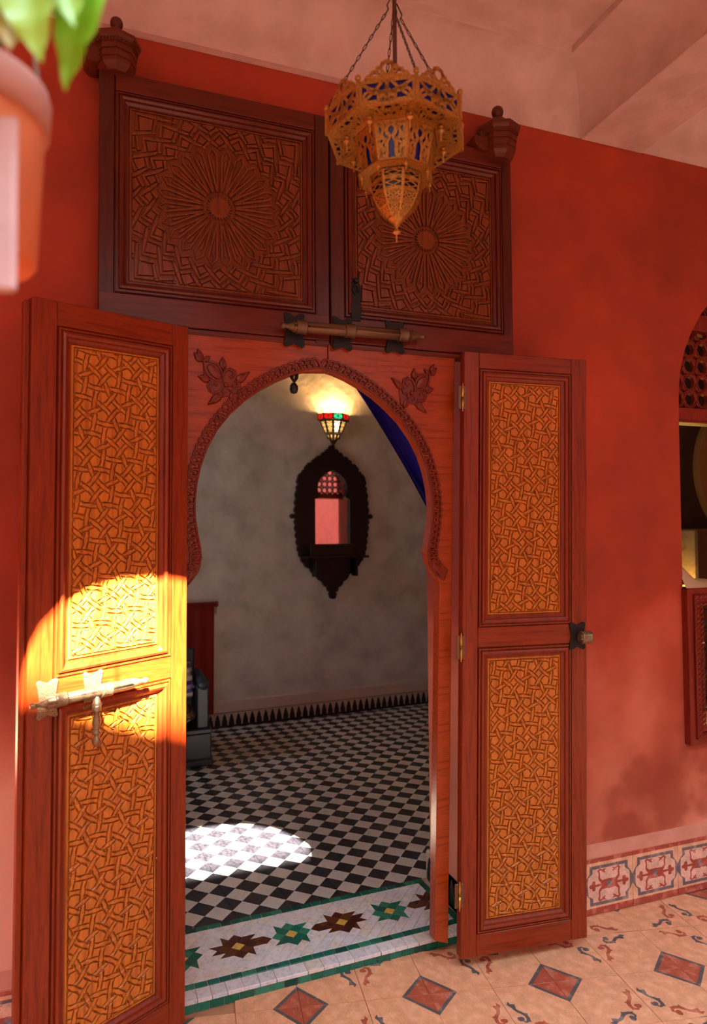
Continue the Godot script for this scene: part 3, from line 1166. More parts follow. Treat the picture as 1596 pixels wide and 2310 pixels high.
func wall_image() -> Image:   # tadelakt over x -2.5 .. 2.42, y 0 .. 2.67, with its damp stain
	var w := 1100
	var h := 600
	var im := Image.create(w, h, false, Image.FORMAT_RGB8)
	im.fill(c8(172, 60, 33))
	var n := FastNoiseLite.new()
	n.seed = 7
	n.frequency = 0.006
	n.fractal_octaves = 5
	var data := im.get_data()
	var spots := [[1.95, 0.47, 0.20, 0.10], [1.80, 0.40, 0.17, 0.07], [1.72, 0.27, 0.10, 0.05], [1.93, 0.33, 0.22, 0.09], [1.665, 0.238, 0.028, 0.018]]
	for y in h:
		for x in w:
			var px := -2.5 + 4.92 * x / w
			var py := 2.67 * (1.0 - float(y) / h)
			var v := n.get_noise_2d(x, y * 0.8)
			var f := n.get_noise_2d(x * 4.0 + 300.0, y * 4.0)
			var g := 1.0 + 0.16 * v + 0.07 * f
			var stain := 0.0
			if px > 1.4 and py < 0.7:
				for sp in spots:
					var d: float = pow((px - sp[0]) / sp[2], 2) + pow((py - sp[1]) / sp[3], 2)
					stain = maxf(stain, clampf(1.2 - d + 1.9 * n.get_noise_2d(x * 3.0, y * 3.0 + 70.0), 0.0, 1.0))
			var low := clampf(1.0 - py / 1.0 + 0.6 * v, 0.0, 1.0) * 0.75     # paler foot: some salt bleaching, the rest brighter light painted in
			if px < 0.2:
				low = clampf((1.05 - py) / 0.5 + 0.3 * v, 0.0, 1.0)  # left stretch paler still, its strong light painted into the colour
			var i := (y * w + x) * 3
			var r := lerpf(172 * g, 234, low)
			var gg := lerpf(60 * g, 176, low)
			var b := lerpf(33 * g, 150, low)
			data[i] = clampi(int(lerpf(r, 140, stain * 0.5)), 0, 255)
			data[i + 1] = clampi(int(lerpf(gg, 58, stain * 0.5)), 0, 255)
			data[i + 2] = clampi(int(lerpf(b, 36, stain * 0.5)), 0, 255)
	im.set_data(w, h, false, Image.FORMAT_RGB8, data)
	return im

func picture(im: Image, rough: float) -> StandardMaterial3D:
	var m := mat(Color.WHITE, rough)
	m.albedo_texture = ImageTexture.create_from_image(im)
	return m

# ------------------------------------------------------------------ the setting
func slab(called: String, poly: PackedVector2Array, z0: float, z1: float, m: Material, label: String, origin := Vector2.ZERO, size := Vector2.ONE) -> MeshInstance3D:   # an upright wall with openings; texture over origin .. size
	X = Transform3D()
	var s := begin()
	poly = ccw(poly)
	var idx := Geometry2D.triangulate_polygon(poly)
	for z in [z0, z1]:
		for k in range(0, idx.size(), 3):
			var a := poly[idx[k]]
			var b := poly[idx[k + 1]]
			var c := poly[idx[k + 2]]
			if ((b - a).cross(c - a) < 0) != (z == z0):
				var t := b
				b = c
				c = t
			var uv := []
			for p in [a, b, c]:
				uv.append(Vector2((p.x - origin.x) / size.x, 1.0 - (p.y - origin.y) / size.y))
			uvtri(s, [v3(a, z), v3(b, z), v3(c, z)], uv)
	for i in poly.size():
		var p := poly[i]
		var q := poly[(i + 1) % poly.size()]
		var uv := []
		for e in [p, q, q, p]:
			uv.append(Vector2((e.x - origin.x) / size.x, 1.0 - (e.y - origin.y) / size.y))
		uvtri(s, [v3(p, z0), v3(q, z0), v3(q, z1)], [uv[0], uv[1], uv[2]])
		uvtri(s, [v3(p, z0), v3(q, z1), v3(p, z1)], [uv[0], uv[2], uv[3]])
	return struct(called, s, m, label)

func block(called: String, lo: Vector3, hi: Vector3, m: Material, label: String, b := 0.004) -> MeshInstance3D:
	X = Transform3D()
	var s := begin()
	box(s, lo, hi, b)
	return struct(called, s, m, label)

const WIN := [[1.976, 1.70], [1.978, 1.774], [1.986, 1.873], [2.012, 1.958], [2.046, 2.027], [2.09, 2.095], [2.126, 2.136], [2.19, 2.195], [2.27, 2.25], [2.36, 2.295], [2.42, 2.32]]

func make_shell() -> void:
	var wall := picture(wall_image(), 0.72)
	wall.normal_enabled = true
	wall.normal_texture = noise_tex(512, 0.02, 4, 19, null, 3.0)
	wall.normal_scale = 0.12
	var p := PackedVector2Array([Vector2(-2.5, 0), Vector2(0.08, 0), Vector2(0.08, 2.0), Vector2(1.1, 2.0), Vector2(1.1, 0), Vector2(2.42, 0), Vector2(2.42, 0.525), Vector2(1.974, 0.525)])
	for q in WIN:
		p.append(Vector2(q[0], q[1]))
	p.append(Vector2(2.42, 2.668))
	p.append(Vector2(-2.5, 2.668))
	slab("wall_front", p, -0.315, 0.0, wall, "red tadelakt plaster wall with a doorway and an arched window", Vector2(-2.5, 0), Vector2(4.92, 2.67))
	p = PackedVector2Array([Vector2(2.42, 0), Vector2(5.0, 0), Vector2(5.0, 2.668), Vector2(2.42, 2.668)])
	for k in range(WIN.size() - 1, -1, -1):
		p.append(Vector2(4.84 - WIN[k][0], WIN[k][1]))
	p.append(Vector2(2.866, 0.525))
	p.append(Vector2(2.42, 0.525))
	slab("wall_front", p, -0.315, 0.0, M.red_wall, "red plaster wall to the right of the arched window")
	# floors
	block("floor", Vector3(-2.6, -0.12, -0.05), Vector3(5.2, -0.008, 7.2), M.slab, "terracotta coloured tiled floor of the gallery")
	block("floor", Vector3(-1.6, -0.12, -3.4), Vector3(5.4, 0.0245, -0.33), M.dark_slab, "black and white chequered floor of the room")
	# the room behind
	var yaw := Basis(Vector3.UP, 0.065)
	X = Transform3D(yaw, Vector3(0.672, 0, -2.617))
	var s := begin()
	box(s, Vector3(-2.6, -0.1, -0.25), Vector3(4.9, 3.1, 0.0), 0.002)
	struct("wall_back", s, M.inner_wall, "dim grey brown plaster wall at the back of the room")
	for q in [[0.0, 1.8, -3.0, -0.3], [2.45, 3.1, -3.0, -0.3], [1.8, 2.45, -3.0, -2.2], [1.8, 2.45, -1.65, -0.3]]:  # unseen high opening added to let sky light reach the back wall
		block("wall_left", Vector3(-1.7, q[0], q[2]), Vector3(-1.5, q[1], q[3]), M.inner_wall, "plaster side wall of the room with a high opening added for light, on the left")
	block("wall_right", Vector3(4.6, -0.1, -3.2), Vector3(4.8, 3.1, -0.3), M.inner_wall, "plaster side wall of the room, on the right")
	block("ceiling", Vector3(-1.8, 2.9, -3.2), Vector3(4.9, 3.1, -0.3), M.inner_wall, "plaster ceiling of the room")
	# the gallery's coved ceiling
	X = Transform3D()
	s = begin(true)
	var prof := [[0.0, 2.668], [0.0, 2.73]]
	for k in 9:
		var a := PI / 2 * k / 8
		prof.append([0.12 * (1 - cos(a)), 2.73 + 0.12 * sin(a)])
	var run := func(x0: float, x1: float, zz0: float, zz1: float) -> void:
		for k in prof.size() - 1:
			var i0: float = prof[k][0]
			var i1: float = prof[k + 1][0]
			var y0: float = prof[k][1]
			var y1: float = prof[k + 1][1]
			var a := [Vector3(x0 + i0, y0, zz0 + i0), Vector3(x1 - i0, y0, zz0 + i0), Vector3(x1 - i0, y0, zz1 - i0), Vector3(x0 + i0, y0, zz1 - i0)]
			var b := [Vector3(x0 + i1, y1, zz0 + i1), Vector3(x1 - i1, y1, zz0 + i1), Vector3(x1 - i1, y1, zz1 - i1), Vector3(x0 + i1, y1, zz1 - i1)]
			for e in 4:
				s.set_smooth_group(e + 1)
				quad(s, a[e], b[e], b[(e + 1) % 4], a[(e + 1) % 4])
	run.call(-2.5, 1.56, 0.001, 1.5)
	run.call(1.83, 4.9, 0.001, 1.5)
	struct("ceiling", s, M.ceiling, "pink plaster ceiling with a rounded cove along the wall")
	s = begin()
	for e in [[-2.5, 1.56], [1.83, 4.9]]:
		var i := 0.118
		var j := 0.135
		for q in [[e[0] + i, e[1] - i, 0.001 + i, 0.001 + j], [e[0] + i, e[1] - i, 1.5 - j, 1.5 - i], [e[0] + i, e[0] + j, 0.001 + j, 1.5 - j], [e[1] - j, e[1] - i, 0.001 + j, 1.5 - j]]:
			box(s, Vector3(q[0], 2.85, q[2]), Vector3(q[1], 2.9, q[3]), 0.001)
		box(s, Vector3(e[0] + i, 2.872, 0.001 + i), Vector3(e[1] - i, 2.92, 1.5 - i), 0.001)
	struct("ceiling", s, M.ceiling, "flat recessed field of the pink gallery ceiling")
	block("trim_1", Vector3(1.561, 2.664, 0.001), Vector3(1.829, 2.95, 1.5), M.ceiling, "broad pink plaster beam crossing the gallery ceiling", 0.003)
	block("trim_2", Vector3(-2.5, 2.668, -0.315), Vector3(5.0, 3.1, -0.001), M.ceiling, "pink plaster band above the red wall")
	block("trim_3", Vector3(-2.5, 2.662, -0.002), Vector3(1.05, 2.680, 0.005), rough_stone(c8(205, 165, 158), null, 1.0, 91), "thin greyish plaster ledge where the red wall meets the ceiling", 0.003)
	# the arcade and the courtyard that light the gallery, behind the camera
	var cut := PackedVector2Array([Vector2(-2.7, 0.0)])
	for k in range(-2, 5):
		var cx := 0.10 + 1.10 * k
		cut.append(Vector2(cx - 0.40, 0))
		cut.append(Vector2(cx - 0.40, 2.07))
		for q in arc(Vector2(cx, 2.215), 0.425, 196, -16, 20):
			cut.append(q)
		cut.append(Vector2(cx + 0.40, 2.07))
		cut.append(Vector2(cx + 0.40, 0))
	for q in [[5.2, 0], [5.2, 2.93], [-2.7, 2.93]]:
		cut.append(Vector2(q[0], q[1]))
	slab("wall_arcade", cut, 1.55, 1.68, M.red_wall, "red plaster arcade of horseshoe arches between the gallery and the courtyard")
	block("ceiling", Vector3(-2.7, 2.93, -0.3), Vector3(5.2, 3.1, 1.56), M.ceiling, "underside of the floor above the gallery")
	var pale := rough_stone(c8(150, 128, 108), null, 0.5, 99)
	block("wall_courtyard", Vector3(-2.9, 0.0, -0.3), Vector3(-2.5, 5.2, 7.2), pale, "pale side wall of the courtyard")
	block("wall_courtyard", Vector3(5.0, 0.0, -0.3), Vector3(5.4, 5.2, 7.2), M.red_wall, "red wall at the far side of the courtyard")
	block("wall_courtyard", Vector3(-3.4, 0.0, 7.0), Vector3(6.0, 7.27, 7.3), pale, "tall pale wall opposite the gallery")
	block("wall_upper", Vector3(-2.7, 2.931, 1.55), Vector3(5.2, 5.6, 1.68), M.red_wall, "red upper wall above the arcade")
	block("wall_courtyard", Vector3(0.12, 7.26, 7.0), Vector3(6.0, 9.6, 7.3), pale, "unseen block added above the wall opposite to stop sun")  # unseen block added to keep the sun out of the right-hand arches

var along := Vector2(1, -0.035).normalized()
func on_step(x: float, z: float) -> Vector2:   # place on the floor in the step's own slightly turned grid
	return Vector2(0.36, 0.0) + along * (x - 0.36) + Vector2(-along.y, along.x) * z

func flat_piece(parent: Node3D, called: String, poly: PackedVector2Array, y0: float, y1: float, m: Material, bev := 0.001) -> MeshInstance3D:   # a tile lying flat: poly in x, z
	var s := begin()
	flat_into(s, poly, y0, y1, bev)
	return part(called, s, m, parent)

func flat_into(s: SurfaceTool, poly: PackedVector2Array, y0: float, y1: float, bev: float) -> void:
	var keep := X
	X = X * Transform3D(Basis(Vector3.RIGHT, Vector3(0, 0, -1), Vector3.UP), Vector3.ZERO)
	var q := PackedVector2Array()
	for p in poly:
		q.append(Vector2(p.x, -p.y))
	extrude(s, q, y0, y1, bev, false)
	X = keep

const ROW_SHIFT := [0.0145, 0.004, -0.0045, -0.0095, -0.0123, -0.0135, -0.004, 0.006]
func tile_corner(i: int, j: int) -> Vector2:
	var dx: float = ROW_SHIFT[clampi(i + 1, 0, 7)]
	return Vector2(0.5022 + 0.1817 * i + 0.0263 * j + dx, 0.0915 + 0.0388 * i - 0.1946 * j)

func make_floor_tiles() -> void:
	var floor_node: Node3D = get_node("floor")
	X = Transform3D()
	var mats := []
	for k in 4:
		mats.append(picture(tile_image(200 + k), 0.42))
	# each tile touches one diamond corner (even i, even j) and one scroll corner (odd, odd)
	for i in range(-5, 13):
		for j in range(-4, 4):
			var p := [tile_corner(i, j), tile_corner(i + 1, j), tile_corner(i + 1, j + 1), tile_corner(i, j + 1)]
			var c: Vector2 = (p[0] + p[2]) / 2
			if c.y < -0.06 or c.y > 0.95 or c.x < -0.5 or c.x > 2.6:
				continue
			var at := [Vector2i(i, j), Vector2i(i + 1, j), Vector2i(i + 1, j + 1), Vector2i(i, j + 1)]
			var first := 0
			for k in 4:
				if posmod(at[k].x, 2) == 0 and posmod(at[k].y, 2) == 0:
					first = k
			var q := []
			var mid: Vector2 = (p[0] + p[1] + p[2] + p[3]) / 4
			for k in 4:
				var v: Vector2 = p[(first + k) % 4]
				q.append(v + (mid - v).normalized() * 0.0011)
			var s := begin()
			var dy := rng.randf_range(-0.0006, 0.0006)
			var uv := [Vector2(0, 0), Vector2(1, 0), Vector2(1, 1), Vector2(0, 1)]
			var top := []
			for v in q:
				top.append(Vector3(v.x, dy, v.y))
			uvtri(s, [top[0], top[1], top[2]], [uv[0], uv[1], uv[2]])
			uvtri(s, [top[0], top[2], top[3]], [uv[0], uv[2], uv[3]])
			for k in 4:
				var a: Vector3 = top[k]
				var b: Vector3 = top[(k + 1) % 4]
				uvtri(s, [a, a - Vector3(0, 0.01, 0), b], [uv[k], uv[k], uv[(k + 1) % 4]])
				uvtri(s, [b, a - Vector3(0, 0.01, 0), b - Vector3(0, 0.01, 0)], [uv[(k + 1) % 4], uv[k], uv[(k + 1) % 4]])
			part("floor_tile", s, mats[rng.randi() % 4], floor_node)

func make_step() -> void:
	X = Transform3D()
	var greens := [glazed(c8(24, 108, 82)), glazed(c8(30, 96, 76)), glazed(c8(52, 132, 102)), glazed(c8(16, 74, 62)), glazed(c8(34, 112, 92))]
	var whites := [glazed(c8(236, 230, 222)), glazed(c8(230, 224, 218)), glazed(c8(224, 220, 218)), glazed(c8(232, 220, 202))]
	var browns := [glazed(c8(88, 40, 26)), glazed(c8(100, 52, 28)), glazed(c8(80, 34, 26))]
	var yellow := glazed(c8(224, 184, 92))
	var s := begin()
	var outline := PackedVector2Array([on_step(0.06, 0.0), on_step(1.14, 0.0), on_step(1.14, -0.36), on_step(0.06, -0.36)])
	flat_into(s, outline, -0.02, 0.0275, 0.0)
	var step := struct("threshold", s, M.grout, "raised mosaic doorstep of white, green, brown and yellow glazed tiles")
	var h := 0.03
	# riser and edging bands
	var x := 0.07
	while x < 1.1:
		var w := rng.randf_range(0.037, 0.044)
		s = begin()
		X = Transform3D(Basis(Vector3(along.x, 0, along.y), Vector3.UP, Vector3(-along.y, 0, along.x)), Vector3(on_step(x, 0).x, 0, on_step(x, 0).y))
		box(s, Vector3(0, -0.004, -0.003), Vector3(w - 0.0015, 0.026 + rng.randf_range(-0.001, 0.001), 0.004), 0.0015)
		X = Transform3D()
		part("riser_tile", s, greens[rng.randi() % 5], step)
		x += w
	for band in [[-0.043, 0.005, 0.044, 1], [-0.0685, -0.0445, 0.036, 0], [-0.344, -0.318, 0.036, 0]]:
		x = 0.06 + rng.randf() * 0.02
		while x < 1.085:
			var w: float = band[2] * rng.randf_range(0.88, 1.12)
			var g := 0.0008
			var lean := rng.randf_range(-0.001, 0.001)
			var poly := PackedVector2Array([on_step(x + g, band[0] + g), on_step(x + w - g, band[0] + g), on_step(x + w - g + lean, band[1] - g), on_step(x + g + lean, band[1] - g)])
			var m: Material = greens[rng.randi() % 5] if band[3] == 0 else whites[rng.randi() % 4]
			flat_piece(step, "edging_tile", poly, 0.02, h + rng.randf_range(-0.0004, 0.0006), m)
			x += w
	var z := -0.07     # the green border turns the corner on the right
	while z > -0.318:
		var poly := PackedVector2Array([on_step(1.078, z - 0.036), on_step(1.1, z - 0.036), on_step(1.1, z), on_step(1.078, z)])
		flat_piece(step, "edging_tile", poly, 0.02, h, greens[rng.randi() % 5])
		z -= 0.0375
	# the field: squares set on their corners, with a star every fourth diagonal
	var p := 0.03005
	var org := on_step(0.564, -0.193)
	var ex := along
	var ez := Vector2(-along.y, along.x)
	var field := PackedVector2Array([on_step(0.06, -0.317), on_step(1.077, -0.317), on_step(1.077, -0.0693), on_step(0.06, -0.0693)])
	var place := func(a: float, b: float) -> Vector2: return org + (ex * (a + b) + ez * (a - b)) * p / sqrt(2.0)
	for a in range(-26, 30):
		for b in range(-26, 30):
			var c: Vector2 = place.call(a, b)
			var rel := c - on_step(0.36, 0)
			if c.x < 0.13 or c.x > 1.1 or rel.dot(ez) > -0.055 or rel.dot(ez) < -0.33:
				continue
			var m: Material = whites[rng.randi() % 4]
			var n := roundi((a + b) / 8.0)
			var da: int = a - 4 * n
			var db: int = b - 4 * n
			var q := maxi(absi(da), absi(db))
			var star: Array = greens if posmod(n, 2) == 0 else browns
			if q == 0:
				m = yellow
			elif q == 1:
				m = star[rng.randi() % 3]
			elif posmod(n, 2) == 1 and da == db and q == 2:
				m = star[rng.randi() % 3]
			var cutc := []
			if q == 2:
				var kk := Vector2i(da, db)
				var cuts := {Vector2i(2, 0): [0, 1, 3], Vector2i(0, 2): [1, 2, 0], Vector2i(-2, 0): [2, 3, 1], Vector2i(0, -2): [3, 0, 2]}
				if posmod(n, 2) == 1:
					cuts.merge({Vector2i(2, 1): [3, 2, 0], Vector2i(1, 2): [1, 0, 2], Vector2i(-2, -1): [1, 0, 2], Vector2i(-1, -2): [3, 2, 0]})
				cutc = cuts.get(kk, [])
			var e := 0.5 - 0.022
			var corner := [place.call(a - e, b - e), place.call(a + e, b - e), place.call(a + e, b + e), place.call(a - e, b + e)]
			var pieces := [[corner, m]]
			if cutc.size() and m in whites:
				var fourth: int = 6 - cutc[0] - cutc[1] - cutc[2]
				pieces = [[[corner[cutc[0]], corner[cutc[1]], corner[cutc[2]]], star[rng.randi() % 3]], [[corner[fourth], corner[cutc[1]], corner[cutc[2]]], m]]
			for pc in pieces:
				for r in Geometry2D.intersect_polygons(PackedVector2Array(pc[0]), field):
					if absf(area_of(r)) > 0.00004:
						flat_piece(step, "mosaic_tile", ccw(r), 0.02, h + rng.randf_range(-0.0003, 0.0004), pc[1], 0.0008)

func make_chequers() -> void:   # diamonds on the floor of the room; the nearest three hundred singly
	X = Transform3D()
	var black := mat(c8(44, 42, 48), 0.28)
	black.albedo_texture = noise_tex(256, 0.03, 4, 301, ramp([[0.0, c8(150, 150, 160)], [0.6, c8(255, 255, 255)], [1.0, c8(255, 255, 255)]]))
	black.uv1_triplanar = true
	black.uv1_world_triplanar = true
	black.uv1_scale = Vector3.ONE * 6.0
	var white := mat(c8(206, 196, 184), 0.28)
	white.albedo_texture = noise_tex(256, 0.03, 4, 302, ramp([[0.0, c8(238, 232, 226)], [0.5, c8(255, 255, 255)], [1.0, c8(248, 244, 240)]]))
	white.uv1_triplanar = true
	white.uv1_world_triplanar = true
	white.uv1_scale = Vector3.ONE * 4.0
	var node: Node3D = get_node("floor_001")
	var a := Vector2(0.0924, -0.0014)
	var b := Vector2(0.0080, 0.0945)
	var org := Vector2(0.402, -0.4455)
	var all := []
	for k in range(-3, 28):
		for m in range(-26, 4):
			for h in 2:
				var c := org + a * (k + 0.5 * h) + b * (m + 0.5 * h)
				var way := 1.933 - c.y
				if c.y > -0.30 or c.y < -2.85 or c.x < 0.06 * way - 0.1 or c.x > 0.56 * way + 0.1:
					continue
				all.append([c.length() + way, c, h, posmod(k, 2) == 0])
	all.sort_custom(func(x, y): return x[0] < y[0])
	var border := PackedVector2Array([on_step(-1, -0.3445), on_step(3.5, -0.3445), on_step(3.5, -3.4), on_step(-1, -3.4)])
	var rest := [begin(), begin()]
	var made := 0
	for e in all:
		var c: Vector2 = e[1]
		var ra := a * 0.496
		var rb := b * 0.496
		var polys := [PackedVector2Array([c - ra, c - rb, c + ra, c + rb])]
		if e[2] == 0 and e[3]:     # cut along the tile joint
			var g := Vector2(0.0007, 0)
			polys = [PackedVector2Array([c - ra, c - rb * 0.97 - g, c + rb * 0.97 - g]), PackedVector2Array([c + ra, c + rb * 0.97 + g, c - rb * 0.97 + g])]
		for q in polys:
			for r in Geometry2D.intersect_polygons(q, border):
				if absf(area_of(r)) < 0.00006:
					continue
				var dy := rng.randf_range(-0.0002, 0.0002)
				if made < 300:
					flat_piece(node, "chequer_tile", r, 0.02, 0.03 + dy, white if e[2] == 1 else black, 0.0005)
					made += 1
				else:
					flat_into(rest[e[2]], r, 0.02, 0.03 + dy, 0.0)
	var st := part("chequer_field", rest[0], black, node)
	st.mesh = rest_mesh(st.mesh, rest[1], white)
	stuff(st)

func rest_mesh(m: ArrayMesh, s: SurfaceTool, mt: Material) -> ArrayMesh:
	s.generate_normals()
	s.set_material(mt)
	return s.commit(m)

func make_skirtings() -> void:
	# along the red wall outside
	X = Transform3D()
	var s := begin()
	box(s, Vector3(1.09, 0, -0.002), Vector3(5.0, 0.19, 0.001), 0.001)
	box(s, Vector3(-2.5, 0, -0.002), Vector3(0.085, 0.162, 0.001), 0.001)
	var base := struct("baseboard_front", s, M.grout, "patterned tile skirting along the foot of the red wall")
	var mats := [picture(skirting_image(401), 0.4), picture(skirting_image(402), 0.4), picture(skirting_image(403), 0.4)]
	for k in range(-13, 9):
		var x0 := 1.713 + 0.2 * (k - 1)
		if x0 < 1.05 and x0 > -0.3 or x0 < -0.9 or x0 > 3.2:
			continue
		var top := 0.188 if x0 > 0 else 0.160
		if x0 <= -0.3:
			x0 += 0.165
		s = begin()
		var g := 0.0008
		var p := [Vector3(x0 + g, 0.002, 0.009), Vector3(x0 + 0.2 - g, 0.002, 0.009), Vector3(x0 + 0.2 - g, top, 0.009), Vector3(x0 + g, top, 0.009)]
		var uv := [Vector2(0, 1), Vector2(1, 1), Vector2(1, 0), Vector2(0, 0)]
		uvtri(s, [p[0], p[1], p[2]], [uv[0], uv[1], uv[2]])
		uvtri(s, [p[0], p[2], p[3]], [uv[0], uv[2], uv[3]])
		for e in 4:
			var a: Vector3 = p[e]
			var b: Vector3 = p[(e + 1) % 4]
			var back := Vector3(0, 0, -0.009)
			uvtri(s, [a, a + back, b + back], [uv[e], uv[e], uv[(e + 1) % 4]])
			uvtri(s, [a, b + back, b], [uv[e], uv[(e + 1) % 4], uv[(e + 1) % 4]])
		part("skirting_tile", s, mats[posmod(k, 3)], base)
	s = begin()      # the plaster fillet on top of the tiles
	X = Transform3D()
	for e in [[1.09, 5.0, 0.188], [-2.5, 0.08, 0.160]]:
		var prof := [[0.0, 0.044], [0.004, 0.042], [0.010, 0.014], [0.012, 0.004], [0.011, 0.0]]
		for k in prof.size() - 1:
			quad(s, Vector3(e[0], e[2] + prof[k + 1][1], prof[k + 1][0]), Vector3(e[1], e[2] + prof[k + 1][1], prof[k + 1][0]), Vector3(e[1], e[2] + prof[k][1], prof[k][0]), Vector3(e[0], e[2] + prof[k][1], prof[k][0]))
		quad(s, Vector3(e[0], e[2], 0.0), Vector3(e[1], e[2], 0.0), Vector3(e[1], e[2], 0.011), Vector3(e[0], e[2], 0.011))
	struct("trim_4", s, M.ledge, "rounded pale pink plaster fillet above the skirting tiles")
	# inside: white tiles with a row of black stepped merlons
	var white := mat(c8(196, 176, 160), 0.35)
	var black := mat(c8(26, 24, 28), 0.3)
	var merlon := PackedVector2Array()
	for q in [[-0.5, 0.0], [0.5, 0.0], [0.5, 0.22], [0.42, 0.46], [0.30, 0.56], [0.32, 0.68], [0.22, 0.76], [0.16, 0.88], [0.0, 1.0], [-0.16, 0.88], [-0.22, 0.76], [-0.32, 0.68], [-0.30, 0.56], [-0.42, 0.46], [-0.5, 0.22]]:
		merlon.append(Vector2(q[0] * 0.037, q[1] * 0.075))
	s = begin()
	box(s, Vector3(-1.5, 0.0, 0.0), Vector3(4.0, 0.118, 0.010), 0.002)
	X = Transform3D(Basis(Vector3.UP, 0.065), Vector3(0.672, 0.0, -2.617))
	s = begin()
	box(s, Vector3(-1.5, 0.0, -0.002), Vector3(4.0, 0.122, 0.009), 0.002)
	box(s, Vector3(-1.5, 0.0, 0.0), Vector3(4.0, 0.043, 0.0105), 0.001)
	box(s, Vector3(-1.5, 0.125, -0.002), Vector3(4.0, 0.205, 0.014), 0.006)
	var inner := struct("baseboard_back", s, white, "white skirting with black stepped merlons at the foot of the dim back wall")
	X = Transform3D()
	s = begin()
	extrude(s, merlon, 0.0, 0.0022, 0.0004)
	var mm := mesh_of(s, black)
	for k in range(-6, 44):
		var o := hang("merlon_inlay", mm, inner)
		o.transform = Transform3D(Basis(Vector3.UP, 0.065), Vector3(0.672, 0.0, -2.617)) * Transform3D(Basis(), Vector3(0.021 + 0.0467 * k, 0.044, 0.0105))
	s = begin()
	X = Transform3D(Basis(Vector3.UP, 0.065), Vector3(0.672, 0.0, -2.617))
	box(s, Vector3(-1.5, 0.0, 0.009), Vector3(4.0, 0.0435, 0.0125), 0.001)
	part("black_band", s, black, inner)
	# the short return beside the doorway
	X = Transform3D()
	s = begin()
	box(s, Vector3(1.1, 0.0, -0.355), Vector3(1.16, 0.14, -0.01), 0.006)
	var ret := struct("baseboard_right", s, white, "white skirting with black merlons beside the doorstep on the right")
	for k in 6:
		s = begin()
		X = Transform3D(Basis(Vector3(0, 0, -1), Vector3.UP, Vector3(-1, 0, 0)), Vector3(1.1, 0.04, -0.04 - 0.056 * k))
		var q := PackedVector2Array()
		for v in merlon:
			q.append(v * 1.12)
		extrude(s, q, -0.001, 0.0018, 0.0004)
		part("merlon_inlay", s, black, ret)
	X = Transform3D()

# ------------------------------------------------------------------ wall brackets with finials
func bracket(at: Vector3, k: float, label: String) -> void:
	var t := thing("finial_bracket", label, "bracket", at, Basis(), "")
	X = Transform3D()
	var s := begin()
	var prof := [[0.0, -0.002], [0.040, 0.0], [0.052, 0.008], [0.062, 0.020], [0.064, 0.030], [0.0615, 0.031], [0.0615, 0.034], [0.065, 0.035], [0.067, 0.055], [0.0635, 0.056], [0.0635, 0.059], [0.068, 0.060], [0.070, 0.076], [0.067, 0.077], [0.067, 0.081], [0.070, 0.082], [0.072, 0.094], [0.076, 0.100], [0.082, 0.104], [0.083, 0.114], [0.078, 0.118], [0.0, 0.120]]
	for p in prof:
		p[0] *= k
		p[1] *= k
	lathe(s, prof, Vector3.ZERO, 8, Vector3.UP, PI / 8 if k > 0.95 else 0.0)
	var body := part("corbel", s, M.dark_wood, t)
	s = begin()      # slanting notches of the carved band
	for i in 40:
		var a := TAU * i / 40
		var seg := PI / 4
		var sp := PI / 8 if k > 0.95 else 0.0
		var r := 0.0725 * k * cos(seg / 2) / cos(fposmod(a - sp, seg) - seg / 2)
		var c := Vector3(cos(a) * r, 0.0885 * k, -sin(a) * r)
		var out := Vector3(cos(a), 0, -sin(a))
		var side := Vector3(-sin(a), 0, -cos(a))
		tube(s, [c - side * 0.003 * k - Vector3(0, 0.005 * k, 0), c + out * 0.001, c + side * 0.003 * k + Vector3(0, 0.005 * k, 0)], [0.0012 * k, 0.0026 * k, 0.0012 * k], 5)
	part("carved_band", s, M.dark_wood, body)
	s = begin(true)
	var fin := [[0.036, 0.119], [0.041, 0.124], [0.042, 0.132], [0.038, 0.143], [0.028, 0.154], [0.016, 0.161], [0.0105, 0.166], [0.0115, 0.169], [0.0185, 0.173], [0.0215, 0.182], [0.0215, 0.190], [0.0180, 0.199], [0.0105, 0.205], [0.0, 0.207]]
	for p in fin:
		p[0] *= k
		p[1] *= k
	lathe(s, fin, Vector3.ZERO, 20)
	part("finial", s, M.dark_wood, t)
	s = begin()
	tube(s, [Vector3(-0.074 * k, 0.055 * k, -0.05), Vector3(-0.074 * k, 0.055 * k, 0.02)], 0.036 * k, 14)
	for i in 5:
		tube(s, [Vector3(-0.074 * k + 0.034 * k * cos(0.9 + i * 0.45), 0.055 * k + 0.034 * k * sin(0.9 + i * 0.45), 0.02), Vector3(-0.074 * k + 0.02 * k * cos(1.1 + i * 0.45), 0.055 * k + 0.02 * k * sin(1.1 + i * 0.45), 0.024)], 0.004 * k, 5)
	part("scroll_end", s, M.dark_wood, t)

